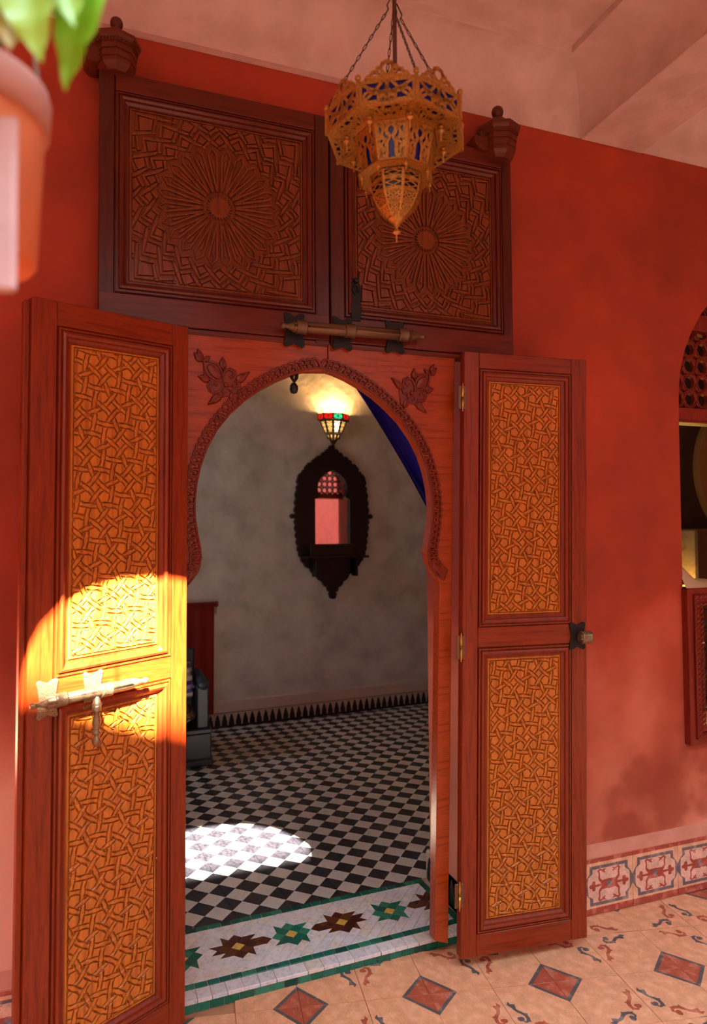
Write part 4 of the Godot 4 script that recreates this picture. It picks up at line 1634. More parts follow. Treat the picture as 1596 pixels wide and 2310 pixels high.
# ------------------------------------------------------------------ the brass lantern
func fret(s: SurfaceTool, q: Array, lines: Array, w: float, t: float, border: float) -> void:   # pierced sheet over the four corners q (bottom left, bottom right, top right, top left)
	var o: Vector3 = q[0]
	var u := ((q[1] - q[0]) as Vector3).normalized()
	var n := u.cross(q[3] - q[0]).normalized()
	var v := n.cross(u)
	var keep := X
	X = X * Transform3D(Basis(u, v, n), o)
	var f := []
	for p in q:
		f.append(Vector2((p - o).dot(u), (p - o).dot(v)))
	var at := func(a: float, b: float) -> Vector2: return (f[0] as Vector2).lerp(f[1], a).lerp((f[3] as Vector2).lerp(f[2], a), b)
	var c: Vector2 = (f[0] + f[1] + f[2] + f[3]) / 4
	var inn := inset(PackedVector2Array(f), border)
	for e in 4:
		var p := PackedVector2Array([f[e], f[(e + 1) % 4], inn[(e + 1) % 4], inn[e]])
		extrude(s, p, -t, 0.0, 0.0)
	for l in lines:
		var path := PackedVector2Array()
		for k in range(1, l.size()):
			path.append(at.call(l[k][0], l[k][1]))
		ribbon(s, path, w * l[0], -t, 0.0)
	X = keep

func sym(l: Array) -> Array:
	var out := [l[0]]
	for k in range(1, l.size()):
		out.append([1.0 - l[k][0], l[k][1]])
	return out

func swirl(cx: float, cy: float, rx: float, ry: float, a0: float, a1: float, w := 1.0) -> Array:
	var out := [w]
	for k in 9:
		var a := deg_to_rad(lerpf(a0, a1, k / 8.0))
		out.append([cx + rx * cos(a), cy + ry * sin(a)])
	return out

func drop(s: SurfaceTool, at: Vector3, k: float) -> void:   # turned pendant
	lathe(s, [[0.0, -0.0265 * k], [0.0016 * k, -0.026 * k], [0.0016 * k, -0.013 * k], [0.0022 * k, -0.0115 * k], [0.0062 * k, -0.0095 * k], [0.0066 * k, -0.008 * k], [0.003 * k, -0.0055 * k], [0.0022 * k, -0.004 * k], [0.0045 * k, -0.002 * k], [0.0045 * k, 0.0], [0.0, 0.0]], at, 10)

func make_lantern() -> void:
	var t := thing("hanging_lantern", "eight-sided pierced brass lantern with blue glass, hanging on chains from a rod", "lantern", Vector3(0.5565, 1.878, 0.672), Basis(Vector3.UP, -0.3484))
	var y := func(w: float) -> float: return w - 1.878
	var spin := deg_to_rad(12.0)
	var vtx := func(k: int, r: float, h: float) -> Vector3:
		var a := spin + TAU * k / 8.0
		return Vector3(r * sin(a), h - 1.878, r * cos(a))
	var R := 0.1437
	var r1 := 0.0875
	var r2 := 0.0705
	var r3 := 0.0555
	var thick := 0.0016
	var top: float = 2.1335
	var rim: float = 2.0865
	var low: float = 2.011
	# fretwork drawings: [width, points...]
	var band := []
	for l in [swirl(0.25, 0.30, 0.16, 0.26, 200, -20), swirl(0.34, 0.68, 0.17, 0.26, 170, 380), [1.0, [0.08, 0.1], [0.3, 0.55], [0.44, 0.92]], [1.0, [0.06, 0.85], [0.22, 0.62], [0.42, 0.45], [0.5, 0.1]], swirl(0.42, 0.28, 0.07, 0.2, 0, 300)]:
		band.append(l)
		band.append(sym(l))
	band.append([1.2, [0.5, 0.05], [0.5, 0.95]])
	var soffit := []
	for l in [swirl(0.2, 0.5, 0.11, 0.32, 0, 330, 1.2), swirl(0.40, 0.42, 0.09, 0.28, 90, 420, 1.2), [1.2, [0.03, 0.2], [0.25, 0.75], [0.5, 0.35]], [1.2, [0.06, 0.9], [0.3, 0.2], [0.42, 0.9]]]:
		soffit.append(l)
		soffit.append(sym(l))
	var body := []
	for l in [[1.5, [0.30, 0.12], [0.34, 0.22], [0.33, 0.36], [0.35, 0.48], [0.42, 0.58], [0.44, 0.62], [0.38, 0.68], [0.35, 0.76], [0.38, 0.84], [0.5, 0.92]], [1.2, [0.08, 0.1], [0.22, 0.3], [0.16, 0.42], [0.28, 0.5], [0.2, 0.66], [0.26, 0.8], [0.12, 0.93]], [1.0, [0.3, 0.12], [0.2, 0.16], [0.1, 0.32]], [1.0, [0.34, 0.36], [0.22, 0.3]], [1.0, [0.42, 0.58], [0.28, 0.52]], [1.0, [0.38, 0.84], [0.26, 0.82], [0.3, 0.95]], [1.0, [0.08, 0.5], [0.18, 0.56], [0.08, 0.72]]]:
		body.append(l)
		body.append(sym(l))
	var gore := []
	for l in [[1.3, [0.1, 0.06], [0.5, 0.3], [0.14, 0.55], [0.5, 0.78], [0.18, 0.96]], [1.2, [0.5, 0.04], [0.2, 0.3], [0.5, 0.52], [0.2, 0.76], [0.5, 0.97]], [1.0, [0.05, 0.4], [0.5, 0.45]], [1.0, [0.05, 0.85], [0.4, 0.88]]]:
		gore.append(l)
		gore.append(sym(l))
	var glass := begin()
	var core := begin()
	for k in 8:
		# upper band
		var s := begin()
		fret(s, [vtx.call(k, R, rim), vtx.call(k + 1, R, rim), vtx.call(k + 1, R, top), vtx.call(k, R, top)], band, 0.0058, thick, 0.0075)
		var a: Vector3 = vtx.call(k, R, rim)
		tube(s, [a - Vector3(0, 0.001, 0), vtx.call(k, R, top + 0.003)], 0.0042, 6)
		lathe(s, [[0.0042, 0.0], [0.0058, 0.002], [0.0056, 0.006], [0.0035, 0.009], [0.0, 0.010]], vtx.call(k, R, top + 0.002), 10)
		var upper := part("rim_panel", s, M.brass, t)
		# the crest over it
		s = begin()
		var o: Vector3 = vtx.call(k, R, top)
		var u := ((vtx.call(k + 1, R, top) as Vector3) - o).normalized()
		X = Transform3D(Basis(u, Vector3.UP, u.cross(Vector3.UP)), o)
		var w := 0.110
		var arcs := PackedVector2Array()
		for q in [[0.13, 0.0], [0.16, 0.16], [0.22, 0.24], [0.24, 0.40], [0.31, 0.46], [0.34, 0.62], [0.40, 0.66], [0.42, 0.84], [0.5, 0.94], [0.58, 0.84], [0.60, 0.66], [0.66, 0.62], [0.69, 0.46], [0.76, 0.40], [0.78, 0.24], [0.84, 0.16], [0.87, 0.0]]:
			arcs.append(Vector2(q[0] * w, q[1] * 0.034))
		ribbon(s, arcs, 0.0078, -0.0016, 0.0)
		ribbon(s, PackedVector2Array([Vector2(0.12 * w, 0.003), Vector2(0.88 * w, 0.003)]), 0.006, -0.0016, 0.0004)
		for sx in [-1.0, 1.0]:
			ribbon(s, PackedVector2Array([Vector2(0.5 * w, 0.004), Vector2((0.5 + sx * 0.085) * w, 0.014), Vector2((0.5 + sx * 0.11) * w, 0.023), Vector2((0.5 + sx * 0.05) * w, 0.031)]), 0.006, -0.0016, 0.0)
			ribbon(s, PackedVector2Array([Vector2((0.5 + sx * 0.04) * w, 0.006), Vector2((0.5 + sx * 0.2) * w, 0.013), Vector2((0.5 + sx * 0.26) * w, 0.012)]), 0.005, -0.0016, 0.0)
		X = Transform3D()
		part("crest", s, M.brass, upper)
		# the soffit, then the tapering body and the bullet below
		s = begin()
		fret(s, [vtx.call(k, r1 * 1.02, rim), vtx.call(k + 1, r1 * 1.02, rim), vtx.call(k + 1, R * 0.995, rim - 0.001), vtx.call(k, R * 0.995, rim - 0.001)], soffit, 0.0062, thick, 0.0075)
		part("soffit_panel", s, M.brass, t)
		s = begin()
		fret(s, [vtx.call(k, r2, low), vtx.call(k + 1, r2, low), vtx.call(k + 1, r1, rim), vtx.call(k, r1, rim)], body, 0.0050, thick, 0.0085)
		part("body_panel", s, M.brass, t)
		s = begin()
		var gl := [[r3, low - 0.004], [r3 * 0.99, low - 0.022], [r3 * 0.9, low - 0.044], [r3 * 0.68, low - 0.066], [r3 * 0.32, 1.926]]
		for g in 4:
			var part_lines := []
			for l in gore:
				part_lines.append(l)
			fret(s, [vtx.call(k, gl[g + 1][0], gl[g + 1][1]), vtx.call(k + 1, gl[g + 1][0], gl[g + 1][1]), vtx.call(k + 1, gl[g][0], gl[g][1]), vtx.call(k, gl[g][0], gl[g][1])], part_lines.slice(0, 4) if g > 1 else part_lines.slice(0, 2), 0.0042 if g < 3 else 0.003, thick, 0.0036 if g < 3 else 0.0022)
		part("bullet_panel", s, M.brass, t)
		s = begin()
		quad(s, vtx.call(k, r3, low - 0.002), vtx.call(k + 1, r3, low - 0.002), vtx.call(k + 1, r2 * 1.13, low - 0.001), vtx.call(k, r2 * 1.13, low - 0.001))
		quad(s, vtx.call(k, r2 * 1.13, low - 0.001), vtx.call(k + 1, r2 * 1.13, low - 0.001), vtx.call(k + 1, r2 * 1.1, low + 0.002), vtx.call(k, r2 * 1.1, low + 0.002))
		quad(s, vtx.call(k, r2 * 1.1, low + 0.002), vtx.call(k + 1, r2 * 1.1, low + 0.002), vtx.call(k + 1, r2 * 0.98, low + 0.003), vtx.call(k, r2 * 0.98, low + 0.003))
		part("ledge_panel", s, M.brass, t)
		s = begin(true)
		drop(s, vtx.call(k, r1 * 1.17, rim - 0.001), 1.15)
		part("pendant", s, M.brass, t)
		s = begin(true)
		drop(s, vtx.call(k, r2 * 1.02, low - 0.002), 0.72)
		part("pendant", s, M.brass, t)
		# glass behind the fretwork
		quad(glass, vtx.call(k, R * 0.975, rim + 0.002), vtx.call(k + 1, R * 0.975, rim + 0.002), vtx.call(k + 1, R * 0.975, top - 0.002), vtx.call(k, R * 0.975, top - 0.002))
		quad(glass, vtx.call(k, r2 * 0.94, low + 0.004), vtx.call(k + 1, r2 * 0.94, low + 0.004), vtx.call(k + 1, r1 * 0.95, rim), vtx.call(k, r1 * 0.95, rim))
		for g in 4:
			quad(core, vtx.call(k, gl[g + 1][0] * 0.93, gl[g + 1][1]), vtx.call(k + 1, gl[g + 1][0] * 0.93, gl[g + 1][1]), vtx.call(k + 1, gl[g][0] * 0.93, gl[g][1]), vtx.call(k, gl[g][0] * 0.93, gl[g][1]))
		quad(glass, vtx.call(k, r1, rim + 0.006), vtx.call(k + 1, r1, rim + 0.006), vtx.call(k + 1, R * 0.96, rim + 0.006), vtx.call(k, R * 0.96, rim + 0.006))
	part("blue_glass", glass, M.blue_glass, t, "deep blue glass behind the pierced brass")
	part("dark_lining", core, M.dark_glass, t)
	var s := begin(true)
	lathe(s, [[0.0, 0.0], [0.0018, 0.0005], [0.0018, 0.014], [0.003, 0.016], [0.0085, 0.019], [0.009, 0.021], [0.004, 0.024], [0.003, 0.030], [0.0062, 0.033], [0.006, 0.037], [0.010, 0.040], [0.0165, 0.045], [0.019, 0.050], [0.0165, 0.052]], Vector3.ZERO, 16)
	part("finial", s, M.brass, t)
	s = begin(true)
	tube(s, [Vector3(0, y.call(2.09), 0), Vector3(0, y.call(2.862), 0)], 0.0045, 10)
	var rod := part("rod", s, M.rod, t)
	s = begin(true)
	lathe(s, [[0.0, -0.03], [0.012, -0.028], [0.03, -0.012], [0.034, 0.0]], Vector3(0, y.call(2.86), 0), 16)
	part("ceiling_rose", s, M.brass, rod)
	# chains
	s = begin(true)
	var ring := []
	for k in 12:
		var a := TAU * k / 12
		ring.append(Vector3(0.0022 * cos(a), 0.0058 * sin(a) + signf(sin(a)) * 0.002, 0))
	tube(s, ring, 0.00095, 5, true)
	var link := mesh_of(s, M.chain)
	for k in [1, 3, 5, 7]:
		var h := joint("chain", t)
		var foot: Vector3 = vtx.call(k - 1, R * 0.985, top + 0.008)
		var a: float = spin + TAU * (k - 1) / 8.0
		var head := Vector3(sin(a) * 0.013, y.call(2.338 + 0.004 * k), cos(a) * 0.013)
		var d := (head - foot).normalized()
		var n := int(foot.distance_to(head) / 0.0132)
		var sidev := d.cross(Vector3.UP).normalized()
		for i in n:
			var o := hang("link", link, h)
			var across := sidev if i % 2 == 0 else sidev.cross(d)
			o.transform = Transform3D(Basis(across, d, across.cross(d)), foot.lerp(head, (i + 0.5) / n))
		s = begin(true)
		tube(s, [head, head + Vector3(sin(a) * 0.003, 0.008, cos(a) * 0.003), Vector3(sin(a) * 0.005, head.y + 0.03, cos(a) * 0.005)], 0.0014, 6)
		part("hook", s, M.chain, h)

# ------------------------------------------------------------------ things in the room
func back_frame(along_wall: float, height: float, off := 0.0) -> Transform3D:
	return Transform3D(Basis(Vector3.UP, 0.065), Vector3(0.672, 0, -2.617)) * Transform3D(Basis(), Vector3(along_wall, height, off))

func make_sconce() -> void:
	var f := back_frame(0.855, 1.922, 0.0)
	var t := thing("wall_sconce", "lit brass wall sconce with red and green glass, above the dark mirror", "lamp", f.origin, f.basis)
	var dark := mat(c8(92, 66, 36), 0.45, 0.8)
	var glow := func(c: Color, e: float) -> StandardMaterial3D:
		var m := mat(c, 0.3)
		m.emission_enabled = true
		m.emission = c
		m.emission_energy_multiplier = e
		return m
	var red: StandardMaterial3D = glow.call(c8(190, 16, 10), 0.9)
	var green: StandardMaterial3D = glow.call(c8(40, 150, 100), 1.3)
	var warm: StandardMaterial3D = glow.call(c8(214, 164, 90), 0.8)
	var clear: StandardMaterial3D = glow.call(c8(240, 220, 170), 1.5)
	var tiers := [[0.118, 0.225, 0.122, 0.178], [0.104, 0.176, 0.066, 0.085], [0.058, 0.083, 0.006, 0.004]]    # top radius, top height, bottom radius, bottom height
	var faces := 5
	for i in 3:
		var q: Array = tiers[i]
		for k in faces:
			var a0 := PI * k / faces
			var a1 := PI * (k + 1) / faces
			var b0 := Vector3(-cos(a0) * q[2], q[3], sin(a0) * q[2] * 0.8)
			var b1 := Vector3(-cos(a1) * q[2], q[3], sin(a1) * q[2] * 0.8)
			var c1 := Vector3(-cos(a1) * q[0], q[1], sin(a1) * q[0] * 0.8)
			var c0 := Vector3(-cos(a0) * q[0], q[1], sin(a0) * q[0] * 0.8)
			var s := begin()
			var net := []
			if i == 0:
				net = [[1.2, [0.02, 0.1], [0.5, 0.5], [0.02, 0.9]], [1.2, [0.98, 0.1], [0.5, 0.5], [0.98, 0.9]], [1.0, [0.5, 0.02], [0.5, 0.98]]]
			elif i == 1:
				for m in 3:
					net.append([0.8, [0.0, 0.1 + 0.3 * m], [0.5, 0.3 + 0.3 * m], [1.0, 0.1 + 0.3 * m]])
					net.append([0.8, [0.0, 0.3 + 0.3 * m], [0.5, 0.1 + 0.3 * m], [1.0, 0.3 + 0.3 * m]])
			else:
				net = [[0.9, [0.2, 0.75], [0.5, 0.6], [0.8, 0.75]]]
			fret(s, [b0, b1, c1, c0], net, 0.0045, 0.002, [0.006, 0.009, 0.009][i])
			if i == 0:
				var m0 := (c0 + c1) / 2
				var out := Vector3(m0.x, 0, m0.z).normalized()
				var sd := Vector3.UP.cross(out)
				X = Transform3D(Basis(sd, Vector3.UP, out), m0)
				var arcs := PackedVector2Array([Vector2(-0.017, 0), Vector2(-0.015, 0.016), Vector2(-0.008, 0.03), Vector2(0, 0.042), Vector2(0.008, 0.03), Vector2(0.015, 0.016), Vector2(0.017, 0)])
				ribbon(s, arcs, 0.007, -0.002, 0.0)
				ribbon(s, PackedVector2Array([Vector2(-0.01, 0.008), Vector2(0, 0.022), Vector2(0.01, 0.008)]), 0.005, -0.002, 0.0)
				X = Transform3D()
				lathe(s, [[0.004, 0.0], [0.005, 0.006], [0.002, 0.012], [0.0, 0.016]], c0, 6)
			var p := part(["glass_band", "bowl_panel", "tip_panel"][i], s, dark, t)
			s = begin()
			quad(s, b0 * Vector3(0.96, 1, 0.96), b1 * Vector3(0.96, 1, 0.96), c1 * Vector3(0.96, 1, 0.96), c0 * Vector3(0.96, 1, 0.96))
			var gm: Material = warm
			if i == 0:
				gm = green if k == 2 else red
			elif i == 1 and k == 2:
				gm = clear
			part("glass", s, gm, p)
	for k in faces:
		var a0 := PI * k / faces
		var a1 := PI * (k + 1) / faces
		for e in [[0.123, 0.1775, 0.100, 0.1765], [0.067, 0.0845, 0.055, 0.0835]]:
			var s := begin()
			quad(s, Vector3(-cos(a0) * e[0], e[1], sin(a0) * e[0] * 0.8), Vector3(-cos(a1) * e[0], e[1], sin(a1) * e[0] * 0.8), Vector3(-cos(a1) * e[2], e[3], sin(a1) * e[2] * 0.8), Vector3(-cos(a0) * e[2], e[3], sin(a0) * e[2] * 0.8))
			part("ledge", s, dark, t)
	var s := begin()
	lathe(s, [[0.0, -0.03], [0.003, -0.026], [0.007, -0.016], [0.003, -0.008], [0.006, 0.0], [0.006, 0.005]], Vector3(0, 0.002, 0.004), 8)
	part("finial", s, dark, t)
	s = begin()
	box(s, Vector3(-0.05, 0.05, 0.0), Vector3(0.05, 0.2, 0.004), 0.002)
	part("back_plate", s, dark, t)
	s = begin(true)
	lathe(s, [[0.0, -0.02], [0.012, -0.016], [0.018, 0.0], [0.014, 0.014], [0.0, 0.02]], Vector3(0, 0.178, 0.045), 12)
	part("bulb", s, glow.call(c8(255, 222, 160), 6.0), t, "glowing bulb")
	var l := OmniLight3D.new()
	l.name = "sconce_light"
	l.light_color = c8(255, 196, 120)
	l.light_energy = SCONCE
	l.omni_range = 8.0
	l.omni_attenuation = 2.0
	l.light_size = 0.035
	l.shadow_enabled = true
	l.position = Vector3(0, 0.186, 0.045)
	t.add_child(l, true)

func scalloped(pts: Array, bump: float, per: float) -> PackedVector2Array:   # a carved outline: little lobes along the given line
	var out := PackedVector2Array()
	var n := pts.size()
	for i in n:
		var a: Vector2 = pts[i]
		var b: Vector2 = pts[(i + 1) % n]
		var l := a.distance_to(b)
		var c := maxi(1, roundi(l / per))
		var d := (b - a) / l
		var o := Vector2(d.y, -d.x)
		for k in c:
			for m in 4:
				var tt := (k + m / 4.0) / c
				out.append(a.lerp(b, tt) + o * bump * sin(PI * m / 4.0))
	return out

func make_mirror() -> void:
	var f := back_frame(0.832, 0.84, 0.004)
	var t := thing("wall_mirror", "wall mirror in a black carved frame with a small shelf, below the lit sconce", "mirror", f.origin, f.basis)
	var right := [[0.0, 0.0], [0.022, 0.022], [0.016, 0.045], [0.04, 0.08], [0.08, 0.12], [0.125, 0.17], [0.17, 0.215], [0.215, 0.255], [0.25, 0.33], [0.262, 0.42], [0.272, 0.52], [0.275, 0.60], [0.268, 0.70], [0.262, 0.76], [0.252, 0.80], [0.256, 0.84], [0.225, 0.885], [0.20, 0.90], [0.19, 0.935], [0.15, 0.955], [0.125, 0.985], [0.085, 1.005], [0.05, 1.035], [0.02, 1.055], [0.0, 1.085]]
	var line := []
	for p in right:
		line.append(Vector2(p[0], p[1]))
	for k in range(right.size() - 2, 0, -1):
		line.append(Vector2(-right[k][0], right[k][1]))
	var outer := scalloped(line, 0.010, 0.045)
	# opening: a horseshoe arch
	var win := []
	for q in [[-0.132, 0.385], [0.132, 0.385], [0.132, 0.700], [0.104, 0.710], [0.098, 0.722], [0.108, 0.745], [0.113, 0.775], [0.107, 0.815], [0.088, 0.85], [0.055, 0.878], [0.0, 0.905], [-0.055, 0.878], [-0.088, 0.85], [-0.107, 0.815], [-0.113, 0.775], [-0.108, 0.745], [-0.098, 0.722], [-0.104, 0.710], [-0.132, 0.700]]:
		win.append(Vector2(q[0], q[1]))
	var ring := PackedVector2Array()      # the frame as one outline with a slit at the foot
	var n := outer.size()
	for k in n:
		ring.append(outer[k])
	ring.append(outer[0] + Vector2(-0.0004, 0))
	ring.append(Vector2(-0.0004, 0.385))
	for k in range(win.size()):
		ring.append(win[(win.size() - k) % win.size()])
	ring.append(Vector2(0.0004, 0.385))
	var s := begin()
	extrude(s, ring, 0.0, 0.034, 0.0)
	var fr := part("carved_frame", s, M.black_wood, t, "black carved frame with a scalloped outline")
	s = begin()
	for sx in [-1, 1]:
		lathe(s, [[0.010, -0.02], [0.012, 0.0], [0.007, 0.008], [0.014, 0.016], [0.018, 0.026], [0.014, 0.038], [0.006, 0.044], [0.0, 0.046]], Vector3(sx * 0.272, 0.58, 0.02), 10, Vector3.RIGHT * sx)
	part("side_knob", s, M.black_wood, fr)
	s = begin()
	extrude(s, PackedVector2Array([Vector2(-0.14, 0.38), Vector2(0.14, 0.38), Vector2(0.14, 0.92), Vector2(-0.14, 0.92)]), 0.004, 0.008, 0.0)
	part("mirror_glass", s, mat(c8(225, 225, 225), 0.02, 1.0), t, "mirror glass reflecting the red gallery")
	s = begin()
	box(s, Vector3(-0.225, 0.288, 0.0), Vector3(0.235, 0.304, 0.135), 0.004)
	box(s, Vector3(-0.20, 0.304, 0.10), Vector3(0.13, 0.385, 0.112), 0.004)
	var shelf := part("shelf", s, M.black_wood, t)
	s = begin()
	for sx in [-1, 1]:
		s = begin()
		extrude(s, PackedVector2Array([Vector2(sx * 0.15 - 0.008, 0.16), Vector2(sx * 0.15 + 0.008, 0.16), Vector2(sx * 0.15 + 0.008, 0.288), Vector2(sx * 0.15 - 0.008, 0.288)]), 0.03, 0.11, 0.004)
		part("shelf_bracket", s, M.black_wood, shelf)

func make_curtain() -> void:
	var t := thing("curtain", "royal blue curtain tied back to the right inside the doorway", "curtain", Vector3(1.2, 0.5, -0.40))
	var m := mat(c8(40, 40, 190), 0.75)
	m.rim_enabled = true
	m.rim = 0.3
	m.backlight_enabled = true
	m.backlight = Color(0.02, 0.02, 0.12)
	var s := begin(true)
	var cols := 72
	var rows := 26
	var pts := []
	for j in rows + 1:
		var v := float(j) / rows
		var row := []
		for i in cols + 1:
			var u := float(i) / cols
			var x_top := lerpf(0.635, 1.62, u)
			var x_tie := lerpf(1.31, 1.42, u)
			var y_top := 2.10
			var bend := 0.075 * sin(PI * v) * (1.0 - u)
			var x := lerpf(x_top, x_tie, pow(v, 1.0)) - bend * 0.15 + 0.02 * sin(PI * v) * (1 - u)
			var y := lerpf(y_top, 1.10, v) + bend * 0.3 - 0.10 * sin(PI * v) * u
			var fold := sin(u * 34.0 + 1.3 * sin(v * 4.0)) * lerpf(0.032, 0.012, v) + 0.012 * sin(u * 71.0 + v * 3.0)
			row.append(Vector3(x, y, -0.40 + fold))
		pts.append(row)
	for j in rows:
		for i in cols:
			quad(s, pts[j + 1][i], pts[j + 1][i + 1], pts[j][i + 1], pts[j][i])
	part("cloth", s, m, t)
	s = begin(true)      # the tail below the tie
	var tail := []
	for j in 11:
		var v := j / 10.0
		var row := []
		for i in 25:
			var u := i / 24.0
			row.append(Vector3(lerpf(1.31, 1.42, u) + (u - 0.5) * 0.22 * sqrt(v), 1.10 - 0.75 * v, -0.40 + 0.02 * sin(u * 26.0)))
		tail.append(row)
	for j in 10:
		for i in 24:
			quad(s, tail[j + 1][i], tail[j + 1][i + 1], tail[j][i + 1], tail[j][i])
	part("tail", s, m, t)
	s = begin(true)
	tube(s, [Vector3(0.4, 2.115, -0.40), Vector3(1.7, 2.115, -0.40)], 0.011, 10)
	part("curtain_rod", s, M.iron, t)

func pillow(s: SurfaceTool, c: Vector3, u: Vector3, v: Vector3, h: float) -> void:   # soft cushion: half extents u, v, half thickness h
	var n := u.cross(v).normalized()
	var g := 12
	for side in [1.0, -1.0]:
		for i in g:
			for j in g:
				var q := []
				for e in [[i, j], [i + 1, j], [i + 1, j + 1], [i, j + 1]]:
					var a: float = e[0] * 2.0 / g - 1.0
					var b: float = e[1] * 2.0 / g - 1.0
					var k := pow((1.0 - pow(absf(a), 3.0)) * (1.0 - pow(absf(b), 3.0)), 0.45)
					q.append(c + u * a * (1.0 - 0.06 * b * b) + v * b * (1.0 - 0.06 * a * a) + n * (h * k * side))
				if side > 0:
					quad(s, q[0], q[1], q[2], q[3])
				else:
					quad(s, q[3], q[2], q[1], q[0])

func striped(cols: Array, freq: float) -> StandardMaterial3D:
	var im := Image.create(8, 256, false, Image.FORMAT_RGB8)
	for y in 256:
		im.fill_rect(Rect2i(0, y, 8, 1), cols[int(y * freq / 256.0 * cols.size()) % cols.size()])
	var m := picture(im, 0.9)
	m.uv1_triplanar = true
	m.uv1_scale = Vector3(2.0, 2.6, 2.0)
	return m

func make_bench() -> void:
	var wood_m := mat(c8(38, 44, 56), 0.45)
	var t := thing("settee", "dark blue painted wooden settee standing at the left of the room, mostly hidden", "settee", Vector3(0.1, 0.03, -2.05))
	var s := begin()
	box(s, Vector3(0.478, 0.20, -2.03), Vector3(0.540, 0.452, -1.92), 0.006)
	part("end_post", s, wood_m, t)
	s = begin()
	box(s, Vector3(-0.6, 0.032, -2.24), Vector3(0.552, 0.205, -1.90), 0.006)
	box(s, Vector3(-0.6, 0.205, -2.25), Vector3(0.556, 0.232, -1.89), 0.006)
	box(s, Vector3(-0.6, 0.0305, -2.25), Vector3(0.558, 0.07, -1.885), 0.006)
	part("base", s, wood_m, t)
	s = begin(true)
	tube(s, [Vector3(0.512, 0.472, -2.22), Vector3(0.512, 0.472, -1.895)], 0.030, 14)
	part("arm_rest", s, wood_m, t)
	s = begin()
	box(s, Vector3(0.482, 0.20, -2.25), Vector3(0.530, 0.50, -2.18), 0.006)
	box(s, Vector3(-0.6, 0.22, -2.26), Vector3(0.50, 0.62, -2.225), 0.01)
	part("back", s, wood_m, t)
	var im := Image.create(96, 96, false, Image.FORMAT_RGB8)
	im.fill(c8(48, 42, 60))
	for k in 6:
		for j in 6:
			var x := k * 16
			var y := j * 16
			if (k + j) % 2 == 0:
				paint_poly(im, [[(x + 1) / 96.0, (y + 9) / 96.0], [(x + 9) / 96.0, (y + 1) / 96.0], [(x + 15) / 96.0, (y + 7) / 96.0], [(x + 7) / 96.0, (y + 15) / 96.0]], c8(176, 128, 44))
			else:
				im.fill_rect(Rect2i(x + 2, y + 3, 12, 4), c8(170, 150, 120))
				im.fill_rect(Rect2i(x + 2, y + 10, 12, 4), c8(160, 112, 40))
	var woven := picture(im, 0.95)
	woven.uv1_triplanar = true
	woven.uv1_scale = Vector3.ONE * 7.0
	var c := thing("seat_cushion", "thick settee cushion in a woven mustard and dark blue pattern", "cushion", Vector3(0.2, 0.232, -2.02))
	s = begin(true)
	pillow(s, Vector3(0.02, 0.305, -2.03), Vector3(0.462, 0, 0), Vector3(0, 0, -0.19), 0.085)
	part("cover", s, woven, c)
	c = thing("striped_cushion", "soft cushion with white and violet stripes leaning on the dark settee", "cushion", Vector3(0.36, 0.39, -2.08))
	s = begin(true)
	pillow(s, Vector3(0.355, 0.475, -2.07), Vector3(0.115, 0.0, 0.02), Vector3(0.0, 0.098, -0.05), 0.05)
	part("cover", s, striped([c8(96, 88, 130), c8(206, 196, 190), c8(56, 34, 110), c8(150, 140, 170), c8(86, 70, 140), c8(200, 190, 176)], 3.0), c)
	c = thing("yellow_cushion", "mustard yellow cushion just showing behind the striped one", "cushion", Vector3(0.33, 0.43, -2.15))
	s = begin(true)
	pillow(s, Vector3(0.325, 0.515, -2.15), Vector3(0.115, 0.0, 0.0), Vector3(0.0, 0.10, -0.04), 0.04)
	part("cover", s, mat(c8(206, 140, 30), 0.9), c)

func make_hanging() -> void:
	var f := back_frame(-0.10, 0.10, 0.0)
	var t := thing("wall_hanging", "dark red cloth hanging from a rod on the dim back wall, at its left end", "textile", f.origin, f.basis)
	var s := begin(true)
	var rows := []
	for j in 13:
		var v := j / 12.0
		var row := []
		for i in 25:
			var u := i / 24.0
			row.append(Vector3(lerpf(-0.40, 0.098, u) - 0.004 * v * u, lerpf(0.735, 0.03, v), 0.028 + 0.006 * sin(u * 17.0 + v) + 0.004 * sin(u * 41.0)))
		rows.append(row)
	for j in 12:
		for i in 24:
			quad(s, rows[j + 1][i], rows[j + 1][i + 1], rows[j][i + 1], rows[j][i])
	var cloth := mat(c8(126, 26, 16), 0.9)
	part("cloth", s, cloth, t)
	s = begin(true)
	tube(s, [Vector3(-0.42, 0.742, 0.03), Vector3(0.108, 0.742, 0.03)], 0.016, 10)
	lathe(s, [[0.016, 0.0], [0.02, 0.004], [0.018, 0.014], [0.0, 0.018]], Vector3(0.106, 0.742, 0.03), 10, Vector3.RIGHT)
	var rod := part("rod", s, cloth, t)
	s = begin()
	for k in 3:
		tube(s, [Vector3(0.100 + 0.004 * k, 0.735, 0.035), Vector3(0.098 + 0.006 * k, 0.70, 0.035), Vector3(0.101 + 0.004 * k, 0.678, 0.034)], 0.0014, 4)
	part("tassel", s, cloth, rod)

